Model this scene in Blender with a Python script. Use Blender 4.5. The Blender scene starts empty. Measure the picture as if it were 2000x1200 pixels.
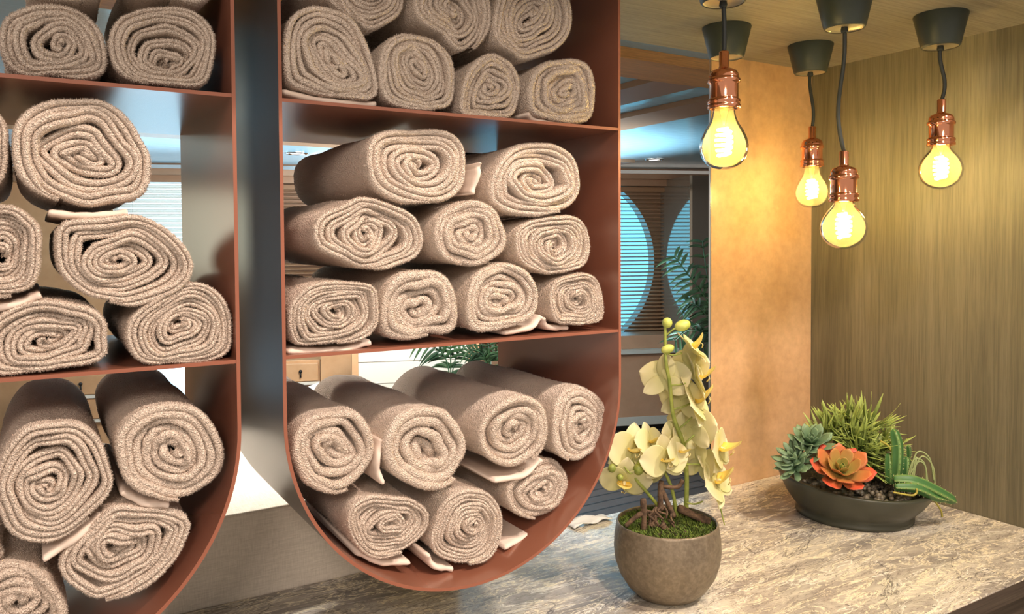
import bpy, math, random
import numpy as np
from mathutils import Vector, Matrix

# ------------------------------------------------------------------ camera
PI = math.pi
FPX, PX0, PY0 = 1545.85, 1000.0, 521.23
YAW, PITCH, ROLL = (math.radians(v) for v in (31.3024, -1.7497, -0.3707))
CAM = np.array([-0.2216, -0.8252, 0.0])
fwd = np.array([math.sin(YAW) * math.cos(PITCH), math.cos(YAW) * math.cos(PITCH), math.sin(PITCH)])
rgt0 = np.array([math.cos(YAW), -math.sin(YAW), 0.0])
up0 = np.cross(rgt0, fwd)
RGT = rgt0 * math.cos(ROLL) + up0 * math.sin(ROLL)
UPV = -rgt0 * math.sin(ROLL) + up0 * math.cos(ROLL)

sc = bpy.context.scene
COL = sc.collection
cd = bpy.data.cameras.new('camera')
cam = bpy.data.objects.new('camera', cd)
COL.objects.link(cam)
cd.sensor_fit = 'HORIZONTAL'
cd.sensor_width = 36
cd.lens = FPX / 2000 * 36
cd.shift_y = -(600 - PY0) / 2000
cd.clip_start = 0.02
cam.matrix_world = Matrix(((RGT[0], UPV[0], -fwd[0], CAM[0]), (RGT[1], UPV[1], -fwd[1], CAM[1]),
                           (RGT[2], UPV[2], -fwd[2], CAM[2]), (0, 0, 0, 1)))
sc.camera = cam

# ------------------------------------------------------------------ world, lights, exposure
sc.view_settings.view_transform = 'Standard'
sc.view_settings.look = 'None'
sc.view_settings.exposure = 0.0
sc.view_settings.gamma = 1.0
sc.view_settings.use_curve_mapping = False

w = bpy.data.worlds.new('world')
sc.world = w
w.use_nodes = True
bg = w.node_tree.nodes['Background']
bg.inputs[0].default_value = (1.0, 0.88, 0.76, 1)
bg.inputs[1].default_value = 0.58


def area(name, loc, target, size, power, color, spread=PI):
    l = bpy.data.lights.new(name, 'AREA')
    l.shape = 'DISK'
    l.size = size
    l.energy = power
    l.color = color
    l.spread = spread
    o = bpy.data.objects.new(name, l)
    COL.objects.link(o)
    o.location = loc
    d = Vector(target) - Vector(loc)
    o.rotation_euler = d.to_track_quat('-Z', 'Y').to_euler()
    return o


area('ceiling_downlight', (0.22, -0.98, 1.08), (0.1, 0.0, -0.25), 0.06, 15.5, (1.0, 0.76, 0.62))
area('room_ceiling_lamp', (-1.2, -2.6, 1.15), (0.2, 0.1, -0.2), 0.7, 38.0, (1.0, 0.84, 0.72))
area('bench_downlight', (0.05, 0.80, 0.45), (0.06, 0.46, -0.36), 0.12, 1.9, (1.0, 0.92, 0.82), 0.9)
area('counter_fill_light', (0.95, -1.0, 1.05), (0.3, 0.0, -0.47), 0.15, 6.0, (1.0, 0.88, 0.76), 1.6)  # added fill, no real lamp: brightens the dark counter by the racks
area('saloon_ceiling_lamp', (1.2, 2.6, 0.49), (1.4, 3.6, -1.3), 1.2, 85.0, (1.0, 0.90, 0.80))
area('saloon_ceiling_fill', (3.2, 2.3, -0.8), (1.6, 2.9, 0.5), 0.6, 60.0, (0.72, 0.90, 1.0), 1.3)  # unseen fill added behind the tan panel to brighten the saloon ceiling

# ------------------------------------------------------------------ measured planes of the room
RW = 0.4225          # width of one rack
Z1, Z2 = 0.1400, -0.11127
ZB = -0.3870
RX, RY = -0.01352, -0.05031      # front left corner of the right rack
GAP = 0.0400
RD = 0.3000
XW, YL, ZT, ZK, YF = 1.1646, 0.2552, 0.35, -0.4747, -0.2629


def ray(x, y):
    return CAM, fwd + RGT * (x - PX0) / FPX + UPV * (PY0 - y) / FPX


def on_z(x, y, Z):
    c, d = ray(x, y)
    return c + d * (Z - c[2]) / d[2]


def on_y(x, y, Y):
    c, d = ray(x, y)
    return c + d * (Y - c[1]) / d[1]


def over(y, X, Y):
    """height at plan position X, Y seen at picture height y"""
    dx = np.array([X, Y, 0.0]) - CAM
    # (dx.U + z U_z)/(dx.F + z F_z) = t
    t = (PY0 - y) / FPX
    return (t * (dx @ fwd) - dx @ UPV) / (UPV[2] - t * fwd[2])


# ------------------------------------------------------------------ node helpers
def mat(name, color=(0.8, 0.8, 0.8), rough=0.5, metal=0.0, **kw):
    m = bpy.data.materials.new(name)
    m.use_nodes = True
    b = m.node_tree.nodes['Principled BSDF']
    b.inputs['Base Color'].default_value = (*color, 1)
    b.inputs['Roughness'].default_value = rough
    b.inputs['Metallic'].default_value = metal
    for k, v in kw.items():
        b.inputs[k.replace('_', ' ')].default_value = v
    return m


class NT:
    def __init__(s, m):
        s.t = m.node_tree
        s.b = s.t.nodes['Principled BSDF']
        s.tc = s.t.nodes.new('ShaderNodeTexCoord')

    def n(s, typ, **kw):
        nd = s.t.nodes.new(typ)
        for k, v in kw.items():
            if k.startswith('i_'):
                nd.inputs[k[2:].replace('_', ' ')].default_value = v
            else:
                setattr(nd, k, v)
        return nd

    def l(s, a, b):
        s.t.links.new(a, b)

    def mapping(s, scale=(1, 1, 1), rot=(0, 0, 0), src='Object'):
        mp = s.n('ShaderNodeMapping')
        mp.inputs['Scale'].default_value = scale
        mp.inputs['Rotation'].default_value = rot
        s.l(s.tc.outputs[src], mp.inputs['Vector'])
        return mp.outputs[0]

    def noise(s, vec, scale, detail=4, rough=0.55, dist=0.0):
        nd = s.n('ShaderNodeTexNoise')
        nd.inputs['Scale'].default_value = scale
        nd.inputs['Detail'].default_value = detail
        nd.inputs['Roughness'].default_value = rough
        nd.inputs['Distortion'].default_value = dist
        s.l(vec, nd.inputs['Vector'])
        return nd.outputs['Fac']

    def ramp(s, fac, stops):
        r = s.n('ShaderNodeValToRGB')
        e = r.color_ramp.elements
        while len(e) < len(stops):
            e.new(0.5)
        for k, (p, c) in enumerate(stops):
            e[k].position = p
            e[k].color = (*c, 1) if len(c) == 3 else c
        s.l(fac, r.inputs[0])
        return r.outputs[0]

    def bump(s, h, strength, dist=0.002, normal=None):
        bp = s.n('ShaderNodeBump')
        bp.inputs['Strength'].default_value = strength
        bp.inputs['Distance'].default_value = dist
        s.l(h, bp.inputs['Height'])
        if normal is not None:
            s.l(normal, bp.inputs['Normal'])
        s.l(bp.outputs[0], s.b.inputs['Normal'])
        return bp.outputs[0]

    def mix(s, fac, a, b, mode='MIX'):
        m = s.n('ShaderNodeMix', data_type='RGBA', blend_type=mode)
        for src, sock in ((fac, m.inputs[0]), (a, m.inputs[6]), (b, m.inputs[7])):
            if isinstance(src, (int, float)):
                sock.default_value = src
            elif isinstance(src, tuple):
                sock.default_value = (*src, 1)
            else:
                s.l(src, sock)
        return m.outputs[2]


# ------------------------------------------------------------------ materials
M = {}
# terry towelling
m = mat('terry', (0.82, 0.685, 0.575), 0.95)
m.node_tree.nodes['Principled BSDF'].inputs['Specular IOR Level'].default_value = 0.1
t = NT(m)
v = t.mapping()
vo = t.n('ShaderNodeTexVoronoi', i_Scale=620.0)
t.l(v, vo.inputs['Vector'])
n2 = t.noise(v, 60, 3)
ad = t.n('ShaderNodeMath', operation='ADD')
t.l(vo.outputs['Distance'], ad.inputs[0])
t.l(n2, ad.inputs[1])
t.bump(ad.outputs[0], 1.0, 0.0022)
M['terry'] = m
M['hem'] = mat('towel hem', (0.80, 0.66, 0.56), 0.85)
t = NT(M['hem'])
v = t.mapping((1, 1, 1))
t.bump(t.noise(v, 700, 2), 0.25, 0.0006)

# painted rack sheet
M['sheet'] = mat('terracotta painted sheet', (0.24, 0.088, 0.052), 0.24, 0.0)
M['sheet'].node_tree.nodes['Principled BSDF'].inputs['IOR'].default_value = 2.1
M['sheet_edge'] = mat('terracotta edge', (0.29, 0.098, 0.055), 0.5, 0.0)
M['sheet_out'] = mat('terracotta outside with shade in colour', (0.075, 0.055, 0.048), 0.28, 0.0)  # same terracotta paint; shade of the unlit outside is put into the colour
M['sheet_out'].node_tree.nodes['Principled BSDF'].inputs['IOR'].default_value = 2.1

# oak
def wood(name, a, b, c, axis, rough=0.5):
    m = mat(name, b, rough)
    t = NT(m)
    sc_ = [14, 14, 14]
    sc_[axis] = 0.75
    v = t.mapping(tuple(sc_))
    g1 = t.noise(v, 0.42, 7, 0.66, 2.6)
    sc2 = [260, 260, 260]
    sc2[axis] = 7
    v2 = t.mapping(tuple(sc2))
    g2 = t.noise(v2, 1.6, 3, 0.6)
    col = t.ramp(g1, [(0.28, a), (0.5, b), (0.72, c)])
    fine = t.ramp(g2, [(0.35, (0.70, 0.70, 0.70)), (0.6, (1.08, 1.08, 1.08))])
    t.l(t.mix(0.8, col, fine, 'MULTIPLY'), t.b.inputs['Base Color'])
    t.bump(g2, 0.25, 0.0008)
    return m


M['oak_wall'] = wood('grey oak upright', (0.110, 0.096, 0.060), (0.175, 0.153, 0.096), (0.245, 0.215, 0.140), 2)
M['oak_soffit'] = wood('grey oak soffit', (0.24, 0.215, 0.155), (0.30, 0.27, 0.20), (0.36, 0.33, 0.25), 0)
M['cabinet_dark'] = wood('dark cabinet', (0.05, 0.035, 0.025), (0.08, 0.055, 0.04), (0.12, 0.09, 0.06), 0)
M['teak_trim'] = wood('honey wood', (0.60, 0.26, 0.07), (0.72, 0.34, 0.10), (0.80, 0.40, 0.13), 0, 0.6)

# leather-like panel
m = mat('tan lacquer', (0.62, 0.33, 0.15), 0.22)
t = NT(m)
v = t.mapping()
n1 = t.noise(v, 9, 5, 0.6)
n2 = t.noise(v, 55, 3, 0.6)
c1 = t.ramp(n1, [(0.3, (0.62, 0.37, 0.19)), (0.7, (0.75, 0.48, 0.27))])
c2 = t.ramp(n2, [(0.3, (0.9, 0.9, 0.9)), (0.7, (1.06, 1.06, 1.06))])
t.l(t.mix(1.0, c1, c2, 'MULTIPLY'), t.b.inputs['Base Color'])
t.bump(n2, 0.12, 0.002)
M['tan'] = m

# marble
m = mat('marble', (0.4, 0.36, 0.33), 0.22)
t = NT(m)
v = t.mapping((1.0, 3.4, 1.0), (0, 0, 0.12))
wn = t.n('ShaderNodeTexNoise', i_Scale=3.0, i_Detail=5.0)
t.l(v, wn.inputs['Vector'])
vm = t.n('ShaderNodeVectorMath', operation='MULTIPLY_ADD')
t.l(wn.outputs['Color'], vm.inputs[0])
vm.inputs[1].default_value = (0.26, 0.26, 0.26)
t.l(v, vm.inputs[2])
wv = vm.outputs[0]
base = t.noise(wv, 3.2, 8, 0.66, 0.6)
c = t.ramp(base, [(0.32, (0.12, 0.11, 0.105)), (0.44, (0.27, 0.24, 0.215)), (0.54, (0.46, 0.41, 0.34)), (0.70, (0.76, 0.70, 0.57))])
# thin veins from the level lines of noise
def veins(scale, width, src):
    n = t.noise(src, scale, 7, 0.62, 1.2)
    s1 = t.n('ShaderNodeMath', operation='SUBTRACT')
    t.l(n, s1.inputs[0])
    s1.inputs[1].default_value = 0.5
    s2 = t.n('ShaderNodeMath', operation='ABSOLUTE')
    t.l(s1.outputs[0], s2.inputs[0])
    return t.ramp(s2.outputs[0], [(0.0, (1, 1, 1)), (width, (0, 0, 0))])
c = t.mix(veins(4.0, 0.012, wv), c, (0.90, 0.85, 0.74))
c = t.mix(veins(11.0, 0.028, wv), c, (0.90, 0.80, 0.58))
c = t.mix(veins(26.0, 0.020, wv), c, (0.20, 0.17, 0.14))
c = t.mix(veins(2.2, 0.006, v), c, (0.10, 0.085, 0.08))
t.l(c, t.b.inputs['Base Color'])
M['marble'] = m

# textile box
m = mat('beige linen', (0.56, 0.49, 0.41), 0.9)
t = NT(m)
va = t.mapping((900, 60, 60))
vb = t.mapping((60, 900, 900))
na, nb = t.noise(va, 1, 2), t.noise(vb, 1, 2)
w1 = t.mix(0.5, na, nb)
t.l(t.ramp(w1, [(0.35, (0.60, 0.53, 0.44)), (0.65, (0.78, 0.70, 0.60))]), t.b.inputs['Base Color'])
M['linen'] = m

M['canopy'] = mat('dark green plastic', (0.040, 0.050, 0.042), 0.42)
M['canopy_cap'] = mat('plated disc', (0.45, 0.40, 0.28), 0.4, 0.6)
M['cord'] = mat('black cord', (0.018, 0.022, 0.020), 0.6)
M['copper'] = mat('polished copper', (0.86, 0.36, 0.20), 0.10, 1.0)
m = mat('warm lit filament', (1, 0.8, 0.4), 0.5)
b_ = m.node_tree.nodes['Principled BSDF']
b_.inputs['Emission Color'].default_value = (1.0, 0.80, 0.40, 1)
b_.inputs['Emission Strength'].default_value = 45.0
M['filament'] = m
# thin amber bulb glass
m = bpy.data.materials.new('amber bulb glass')
m.use_nodes = True
nt = m.node_tree
nt.nodes.clear()
o_ = nt.nodes.new('ShaderNodeOutputMaterial')
tr = nt.nodes.new('ShaderNodeBsdfTransparent')
tr.inputs[0].default_value = (1.0, 0.95, 0.74, 1)
gl = nt.nodes.new('ShaderNodeBsdfGlossy')
gl.inputs['Roughness'].default_value = 0.03
tl = nt.nodes.new('ShaderNodeBsdfTranslucent')
tl.inputs[0].default_value = (1.0, 0.90, 0.50, 1)
lw = nt.nodes.new('ShaderNodeLayerWeight')
lw.inputs[0].default_value = 0.10
mx0 = nt.nodes.new('ShaderNodeMixShader')
mx0.inputs[0].default_value = 0.05
mx = nt.nodes.new('ShaderNodeMixShader')
nt.links.new(tr.outputs[0], mx0.inputs[1])
nt.links.new(tl.outputs[0], mx0.inputs[2])
nt.links.new(lw.outputs['Fresnel'], mx.inputs[0])
nt.links.new(mx0.outputs[0], mx.inputs[1])
nt.links.new(gl.outputs[0], mx.inputs[2])
nt.links.new(mx.outputs[0], o_.inputs[0])
M['glass'] = m

# pot metal
m = mat('worn brass grey pot', (0.22, 0.17, 0.11), 0.45, 0.35)
t = NT(m)
v = t.mapping()
n1 = t.noise(v, 30, 8, 0.7)
n2 = t.noise(v, 160, 4, 0.6)
t.l(t.mix(0.5, t.ramp(n1, [(0.35, (0.15, 0.115, 0.075)), (0.7, (0.30, 0.24, 0.16))]),
          t.ramp(n2, [(0.4, (0.15, 0.115, 0.08)), (0.75, (0.34, 0.28, 0.2))])), t.b.inputs['Base Color'])
t.bump(n2, 0.35, 0.001)
M['pot'] = m


def noisy(name, a, b, scale, rough=0.7, bump=0.0, **kw):
    m = mat(name, a, rough, **kw)
    t = NT(m)
    n = t.noise(t.mapping(), scale, 5, 0.6)
    t.l(t.ramp(n, [(0.35, a), (0.65, b)]), t.b.inputs['Base Color'])
    if bump:
        t.bump(n, bump, 0.002)
    return m


M['moss'] = noisy('moss', (0.05, 0.09, 0.012), (0.16, 0.22, 0.03), 160, 0.95)
M['soil'] = noisy('soil', (0.03, 0.022, 0.012), (0.08, 0.055, 0.03), 90, 0.95, 0.6)
M['bark'] = noisy('bark', (0.06, 0.035, 0.02), (0.17, 0.10, 0.055), 130, 0.9, 0.8)
M['stem'] = noisy('orchid stem', (0.22, 0.27, 0.05), (0.36, 0.40, 0.08), 60, 0.5)
M['bud'] = noisy('orchid bud', (0.42, 0.48, 0.08), (0.62, 0.64, 0.16), 70, 0.45)
M['bud_dark'] = noisy('green bud', (0.16, 0.21, 0.03), (0.33, 0.36, 0.07), 90, 0.45)


def colattr(name, rough=0.6, transl=0.0):
    m = mat(name, (1, 1, 1), rough)
    t = NT(m)
    a = t.n('ShaderNodeAttribute', attribute_name='Col')
    t.l(a.outputs['Color'], t.b.inputs['Base Color'])
    if transl:
        out = [n for n in t.t.nodes if n.type == 'OUTPUT_MATERIAL'][0]
        tl = t.n('ShaderNodeBsdfTranslucent')
        t.l(a.outputs['Color'], tl.inputs[0])
        mx = t.n('ShaderNodeMixShader')
        mx.inputs[0].default_value = transl
        t.l(t.b.outputs[0], mx.inputs[1])
        t.l(tl.outputs[0], mx.inputs[2])
        t.l(mx.outputs[0], out.inputs[0])
    return m


M['petal'] = colattr('orchid petal', 0.55, 0.4)
M['leaf'] = colattr('succulent leaf', 0.45, 0.08)
M['frond'] = noisy('palm leaf', (0.012, 0.045, 0.018), (0.04, 0.10, 0.035), 12, 0.5)
M['bowl'] = mat('dark olive ceramic bowl', (0.050, 0.052, 0.036), 0.38)
# far room
M['ceil'] = mat('gloss ceiling', (0.36, 0.66, 0.82), 0.12, 0.0)  # blue of the reflected daylight is put into the base colour
t = NT(M['ceil'])
v = t.mapping((1.5, 9, 1))
t.bump(t.noise(v, 4, 3), 0.12, 0.01)
M['slat_brown'] = mat('brown wood blind slat', (0.30, 0.165, 0.085), 0.45)
M['slat_white'] = mat('cream blind slat', (0.78, 0.72, 0.64), 0.4)
M['taupe'] = mat('gloss taupe column', (0.35, 0.30, 0.24), 0.06, 0.6)
M['dark_lacquer'] = mat('dark brown lacquer', (0.07, 0.052, 0.036), 0.15)
M['cab_brown'] = noisy('tan cabinet front', (0.34, 0.20, 0.12), (0.40, 0.24, 0.15), 6, 0.3)
M['cab_honey'] = noisy('honey cabinet front', (0.60, 0.34, 0.17), (0.68, 0.40, 0.21), 8, 0.35)
M['beam'] = mat('brown ceiling beam', (0.42, 0.22, 0.11), 0.5)
M['grey'] = mat('grey kick board', (0.42, 0.42, 0.38), 0.4)
M['cream'] = mat('cream panel', (0.80, 0.76, 0.66), 0.5)
M['chrome'] = mat('chrome', (0.85, 0.85, 0.85), 0.12, 1.0)
M['black'] = mat('black metal', (0.03, 0.03, 0.03), 0.4, 0.5)
M['white_cloth'] = mat('white cloth', (0.85, 0.84, 0.82), 0.8)
m = mat('deck', (0.07, 0.055, 0.05), 0.45)
t = NT(m)
br = t.n('ShaderNodeTexBrick', i_Scale=1.0)
br.inputs['Color1'].default_value = (0.085, 0.066, 0.058, 1)
br.inputs['Color2'].default_value = (0.060, 0.048, 0.044, 1)
br.inputs['Mortar'].default_value = (0.012, 0.012, 0.012, 1)
br.inputs['Mortar Size'].default_value = 0.006
br.inputs['Brick Width'].default_value = 1.9
br.inputs['Row Height'].default_value = 0.085
t.l(t.mapping(), br.inputs['Vector'])
t.l(br.outputs['Color'], t.b.inputs['Base Color'])
M['deck'] = m


def emis(name, col, s):
    m = mat(name, col, 0.5)
    b = m.node_tree.nodes['Principled BSDF']
    b.inputs['Emission Color'].default_value = (*col, 1)
    b.inputs['Emission Strength'].default_value = s
    return m


M['sky_blue'] = emis('bright blue sky', (0.16, 0.66, 1.0), 1.9)
M['sky_white'] = emis('bright hazy sky', (0.48, 0.78, 1.0), 3.6)
M['sky_warm'] = emis('hazy daylight', (0.95, 0.95, 0.74), 3.2)
M['lamp_on'] = emis('lit downlight', (1.0, 0.97, 0.92), 6.0)
M['strip_on'] = emis('lit warm strip', (1.0, 0.72, 0.25), 2.5)


# ------------------------------------------------------------------ object helpers
def tag(o, label=None, cat=None, group=None, kind=None):
    if label:
        o['label'] = label
    if cat:
        o['category'] = cat
    if group:
        o['group'] = group
    if kind:
        o['kind'] = kind
    return o


def thing(name, label, cat, loc, group=None, kind=None):
    o = bpy.data.objects.new(name, None)
    o.empty_display_size = 0.02
    COL.objects.link(o)
    o.location = [float(x) for x in loc]
    return tag(o, label, cat, group, kind)


class MB:
    """collects vertices and faces (world coordinates) for ONE mesh object"""

    def __init__(s):
        s.v, s.f, s.m, s.c, s.flat = [], [], [], [], []

    def add(s, vs, fs, mi=0, col=None, flat=False):
        k = len(s.v)
        s.v += [tuple(float(c) for c in p) for p in vs]
        s.f += [tuple(i + k for i in f) for f in fs]
        s.m += [mi] * len(fs)
        s.flat += [flat] * len(fs)
        if col is None:
            col = [(1, 1, 1)] * len(vs)
        s.c += [tuple(c) for c in col]
        return s

    def box(s, x0, x1, y0, y1, z0, z1, F=None, mi=0):
        vs = [(x, y, z) for z in (z0, z1) for y in (y0, y1) for x in (x0, x1)]
        if F:
            vs = [F(*p) for p in vs]
        return s.add(vs, [(0, 2, 3, 1), (4, 5, 7, 6), (0, 1, 5, 4), (2, 6, 7, 3), (0, 4, 6, 2), (1, 3, 7, 5)], mi, None, True)

    def lathe(s, prof, c, n=40, mi=0, cap0=False, cap1=False, fn=None):
        vs, fs = [], []
        for r, z in prof:
            for i in range(n):
                a = 2 * PI * i / n
                p = (c[0] + r * math.cos(a), c[1] + r * math.sin(a), c[2] + z)
                vs.append(fn(p) if fn else p)
        for j in range(len(prof) - 1):
            for i in range(n):
                i2 = (i + 1) % n
                fs.append((j * n + i, j * n + i2, (j + 1) * n + i2, (j + 1) * n + i))
        if cap0:
            fs.append(tuple(reversed(range(n))))
        if cap1:
            fs.append(tuple((len(prof) - 1) * n + i for i in range(n)))
        return s.add(vs, fs, mi)

    def tube(s, pts, rad, n=10, mi=0, col=None, caps=True):
        pts = [Vector([float(c) for c in p]) for p in pts]
        if not hasattr(rad, '__len__'):
            rad = [rad] * len(pts)
        vs, fs = [], []
        u = None
        for i, p in enumerate(pts):
            d = (pts[min(i + 1, len(pts) - 1)] - pts[max(i - 1, 0)])
            if d.length < 1e-9:
                d = Vector((0, 0, 1))
            d.normalize()
            if u is None:
                u = d.orthogonal().normalized()
            u = (u - d * u.dot(d))
            if u.length < 1e-6:
                u = d.orthogonal()
            u.normalize()
            vv = d.cross(u)
            for k in range(n):
                a = 2 * PI * k / n
                vs.append(p + (u * math.cos(a) + vv * math.sin(a)) * rad[i])
        for i in range(len(pts) - 1):
            for k in range(n):
                k2 = (k + 1) % n
                fs.append((i * n + k, i * n + k2, (i + 1) * n + k2, (i + 1) * n + k))
        if caps:
            fs.append(tuple(reversed(range(n))))
            fs.append(tuple((len(pts) - 1) * n + k for k in range(n)))
        return s.add(vs, fs, mi, [col] * len(vs) if col else None)

    def ball(s, c, r, sc_=(1, 1, 1), n=16, mi=0, rot=None, col=None):
        vs, fs = [], []
        h = n // 2
        for j in range(h + 1):
            th = PI * j / h
            for i in range(n):
                a = 2 * PI * i / n
                p = Vector((math.sin(th) * math.cos(a) * sc_[0], math.sin(th) * math.sin(a) * sc_[1], math.cos(th) * sc_[2])) * r
                if rot is not None:
                    p = rot @ p
                vs.append((p.x + c[0], p.y + c[1], p.z + c[2]))
        for j in range(h):
            for i in range(n):
                i2 = (i + 1) % n
                fs.append((j * n + i, (j + 1) * n + i, (j + 1) * n + i2, j * n + i2))
        return s.add(vs, fs, mi, [col] * len(vs) if col else None)

    def build(s, name, mats, parent=None, bevel=0, smooth=True, origin=None, colors=False):
        me = bpy.data.meshes.new(name)
        v = np.array(s.v, dtype=float)
        if parent is not None:
            org = np.array(world_loc(parent))
        elif origin is not None:
            org = np.array(origin, dtype=float)
        else:
            org = np.zeros(3)
        me.from_pydata((v - org).tolist(), [], s.f)
        if not isinstance(mats, (list, tuple)):
            mats = [mats]
        for mt in mats:
            me.materials.append(mt)
        me.polygons.foreach_set('material_index', s.m)
        if smooth:
            me.polygons.foreach_set('use_smooth', [not q for q in s.flat])
        if colors:
            ca = me.color_attributes.new('Col', 'FLOAT_COLOR', 'POINT')
            ca.data.foreach_set('color', np.hstack([np.array(s.c), np.ones((len(s.c), 1))]).ravel())
        me.update()
        o = bpy.data.objects.new(name, me)
        COL.objects.link(o)
        if parent is not None:
            o.parent = parent
            o['wl'] = [float(x) for x in org]
            del o['wl']
        else:
            o.location = [float(x) for x in org]
        if bevel:
            b = o.modifiers.new('bevel', 'BEVEL')
            b.width = bevel
            b.segments = 2
            b.limit_method = 'ANGLE'
        return o


def world_loc(o):
    p = Vector((0, 0, 0))
    while o is not None:
        p = p + o.location
        o = o.parent
    return tuple(p)


def struct(name, mb, m, **kw):
    return tag(mb.build(name, m, **kw), kind='structure')


# ------------------------------------------------------------------ the niche: counter, soffit, walls
struct('ceiling', MB().box(-1.2, XW, -0.27, YL, ZT, ZT + 0.06), M['oak_soffit'])
struct('wall_right', MB().box(XW, XW + 0.05, -0.75, YL + 0.05, -1.3, ZT + 0.06), M['oak_wall'])
lx = on_y(1390, 500, YL)[0]
tp = thing('wall_back', None, None, (lx, YL, ZK), kind='structure')
MB().box(lx, XW - 0.001, YL + 0.001, YL + 0.005, -1.3, ZT + 0.2).build('panel', M['tan'], tp)
MB().box(lx - 0.003, lx - 0.0002, YL + 0.001, YL + 0.005, -1.3, ZT + 0.2).build('edge_strip', M['chrome'], tp)

ct = thing('marble_counter', 'grey and cream veined marble counter under the towel racks and planters', 'counter', (0.2, 0, ZK))
MB().box(-1.2, XW - 0.001, YF, YL, ZK - 0.024, ZK).build('worktop', M['marble'], ct, bevel=0.0012)
MB().box(-1.2, XW - 0.001, YF - 0.0012, YF - 0.0001, ZK - 0.024, ZK - 0.0012).build('edge_band', M['cabinet_dark'], ct)
MB().box(-1.2, XW - 0.001, YF + 0.012, YL - 0.01, -1.3, ZK - 0.03).build('cabinet_base', M['cabinet_dark'], ct, bevel=0.001)

bx = thing('upholstered_box', 'beige linen covered box bench behind the counter under the racks', 'bench', (-0.5, 0.44, -1.3))
bt = on_y(565, 987, YL)[2]
MB().box(-1.35, 0.34, YL + 0.002, YL + 0.36, -1.3, bt).build('box_body', M['linen'], bx, bevel=0.004)
sm = MB()
sm.tube([(-1.35, YL + 0.003, bt - 0.001), (0.34, YL + 0.003, bt - 0.001)], 0.0016, 6)
sm.build('seam', M['linen'], bx)

# small white cloth on the back edge of the counter
p0, p1 = on_z(1112, 1030, ZK), on_z(1180, 1010, ZK)
mbx = MB()
rr = random.Random(4)
gx, gy = 14, 6
vs, fs = [], []
for i in range(gx):
    for j in range(gy):
        a, b = i / (gx - 1), j / (gy - 1)
        x = p0[0] + (p1[0] - p0[0]) * a
        y = 0.226 + 0.026 * b
        z = ZK + 0.0015 + 0.009 * math.sin(a * PI) * (0.5 + 0.5 * math.sin(b * 5 + a * 9)) + 0.001 * rr.random()
        vs.append((x, y, z))
for i in range(gx - 1):
    for j in range(gy - 1):
        fs.append((i * gy + j, (i + 1) * gy + j, (i + 1) * gy + j + 1, i * gy + j + 1))
mbx.add(vs, fs)
o = mbx.build('folded_napkin', M['white_cloth'], origin=((p0[0] + p1[0]) / 2, 0.23, ZK))
so = o.modifiers.new('thick', 'SOLIDIFY')
so.thickness = 0.0015
so.offset = 1
tag(o, 'small crumpled white cloth on the back edge of the marble counter', 'cloth')

# ------------------------------------------------------------------ towel racks
TH = 0.0035


def rack(x0, label):
    r = thing('towel_rack', label, 'rack', (x0 + RW / 2, RY, ZB), 'curved hanging towel racks')
    cx, cz, R = x0 + RW / 2, ZB + RW / 2, RW / 2
    outer = [(x0, ZT), (x0, 0.2), (x0, 0.0)] + [(cx - R * math.cos(a), cz - R * math.sin(a)) for a in np.linspace(0, PI, 61)] + \
            [(x0 + RW, 0.0), (x0 + RW, 0.2), (x0 + RW, ZT)]
    r2 = R - TH
    inner = [(x0 + TH, ZT), (x0 + TH, 0.2), (x0 + TH, 0.0)] + [(cx - r2 * math.cos(a), cz - r2 * math.sin(a)) for a in np.linspace(0, PI, 61)] + \
            [(x0 + RW - TH, 0.0), (x0 + RW - TH, 0.2), (x0 + RW - TH, ZT)]
    n = len(outer)

    def strip(a, b, mi, flip):
        mb.add(a + b, [((i, i + 1, n + i + 1, n + i) if not flip else (i, n + i, n + i + 1, i + 1)) for i in range(n - 1)], mi)
    mb = MB()
    e = 0.0008
    of = [(x, RY, z) for x, z in outer]
    ob = [(x, RY + RD, z) for x, z in outer]
    jf = [(x, RY, z) for x, z in inner]
    jb = [(x, RY + RD, z) for x, z in inner]
    strip(of, ob, 0, False)
    strip(jf, jb, 1, True)
    strip(of, jf, 2, True)
    strip(ob, jb, 2, False)
    mb.build('shell', [M['sheet_out'], M['sheet'], M['sheet_edge']], r)
    for z in (Z1, Z2):
        s = MB().box(x0 + TH, x0 + RW - TH, RY + 0.0006, RY + RD, z - TH / 2, z + TH / 2)
        s.m[2] = 1
        s.build('shelf', [M['sheet'], M['sheet_edge']], r)
    return r


rack(RX, 'terracotta metal rack with rounded bottom holding towels, complete one beside the orchid')
rack(RX - GAP - RW, 'terracotta metal rack with rounded bottom, cut by the left picture edge')


def smooth_path(P, k=8):
    P = [np.array(p, float) for p in P]
    out = []
    for i in range(len(P) - 1):
        a, b, d, e = P[max(i - 1, 0)], P[i], P[i + 1], P[min(i + 2, len(P) - 1)]
        for t_ in np.linspace(0, 1, k, endpoint=False):
            out.append(0.5 * (2 * b + (-a + d) * t_ + (2 * a - 5 * b + 4 * d - e) * t_ ** 2 + (-a + 3 * b - 3 * d + e) * t_ ** 3))
    out.append(P[-1])
    return out


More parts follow.
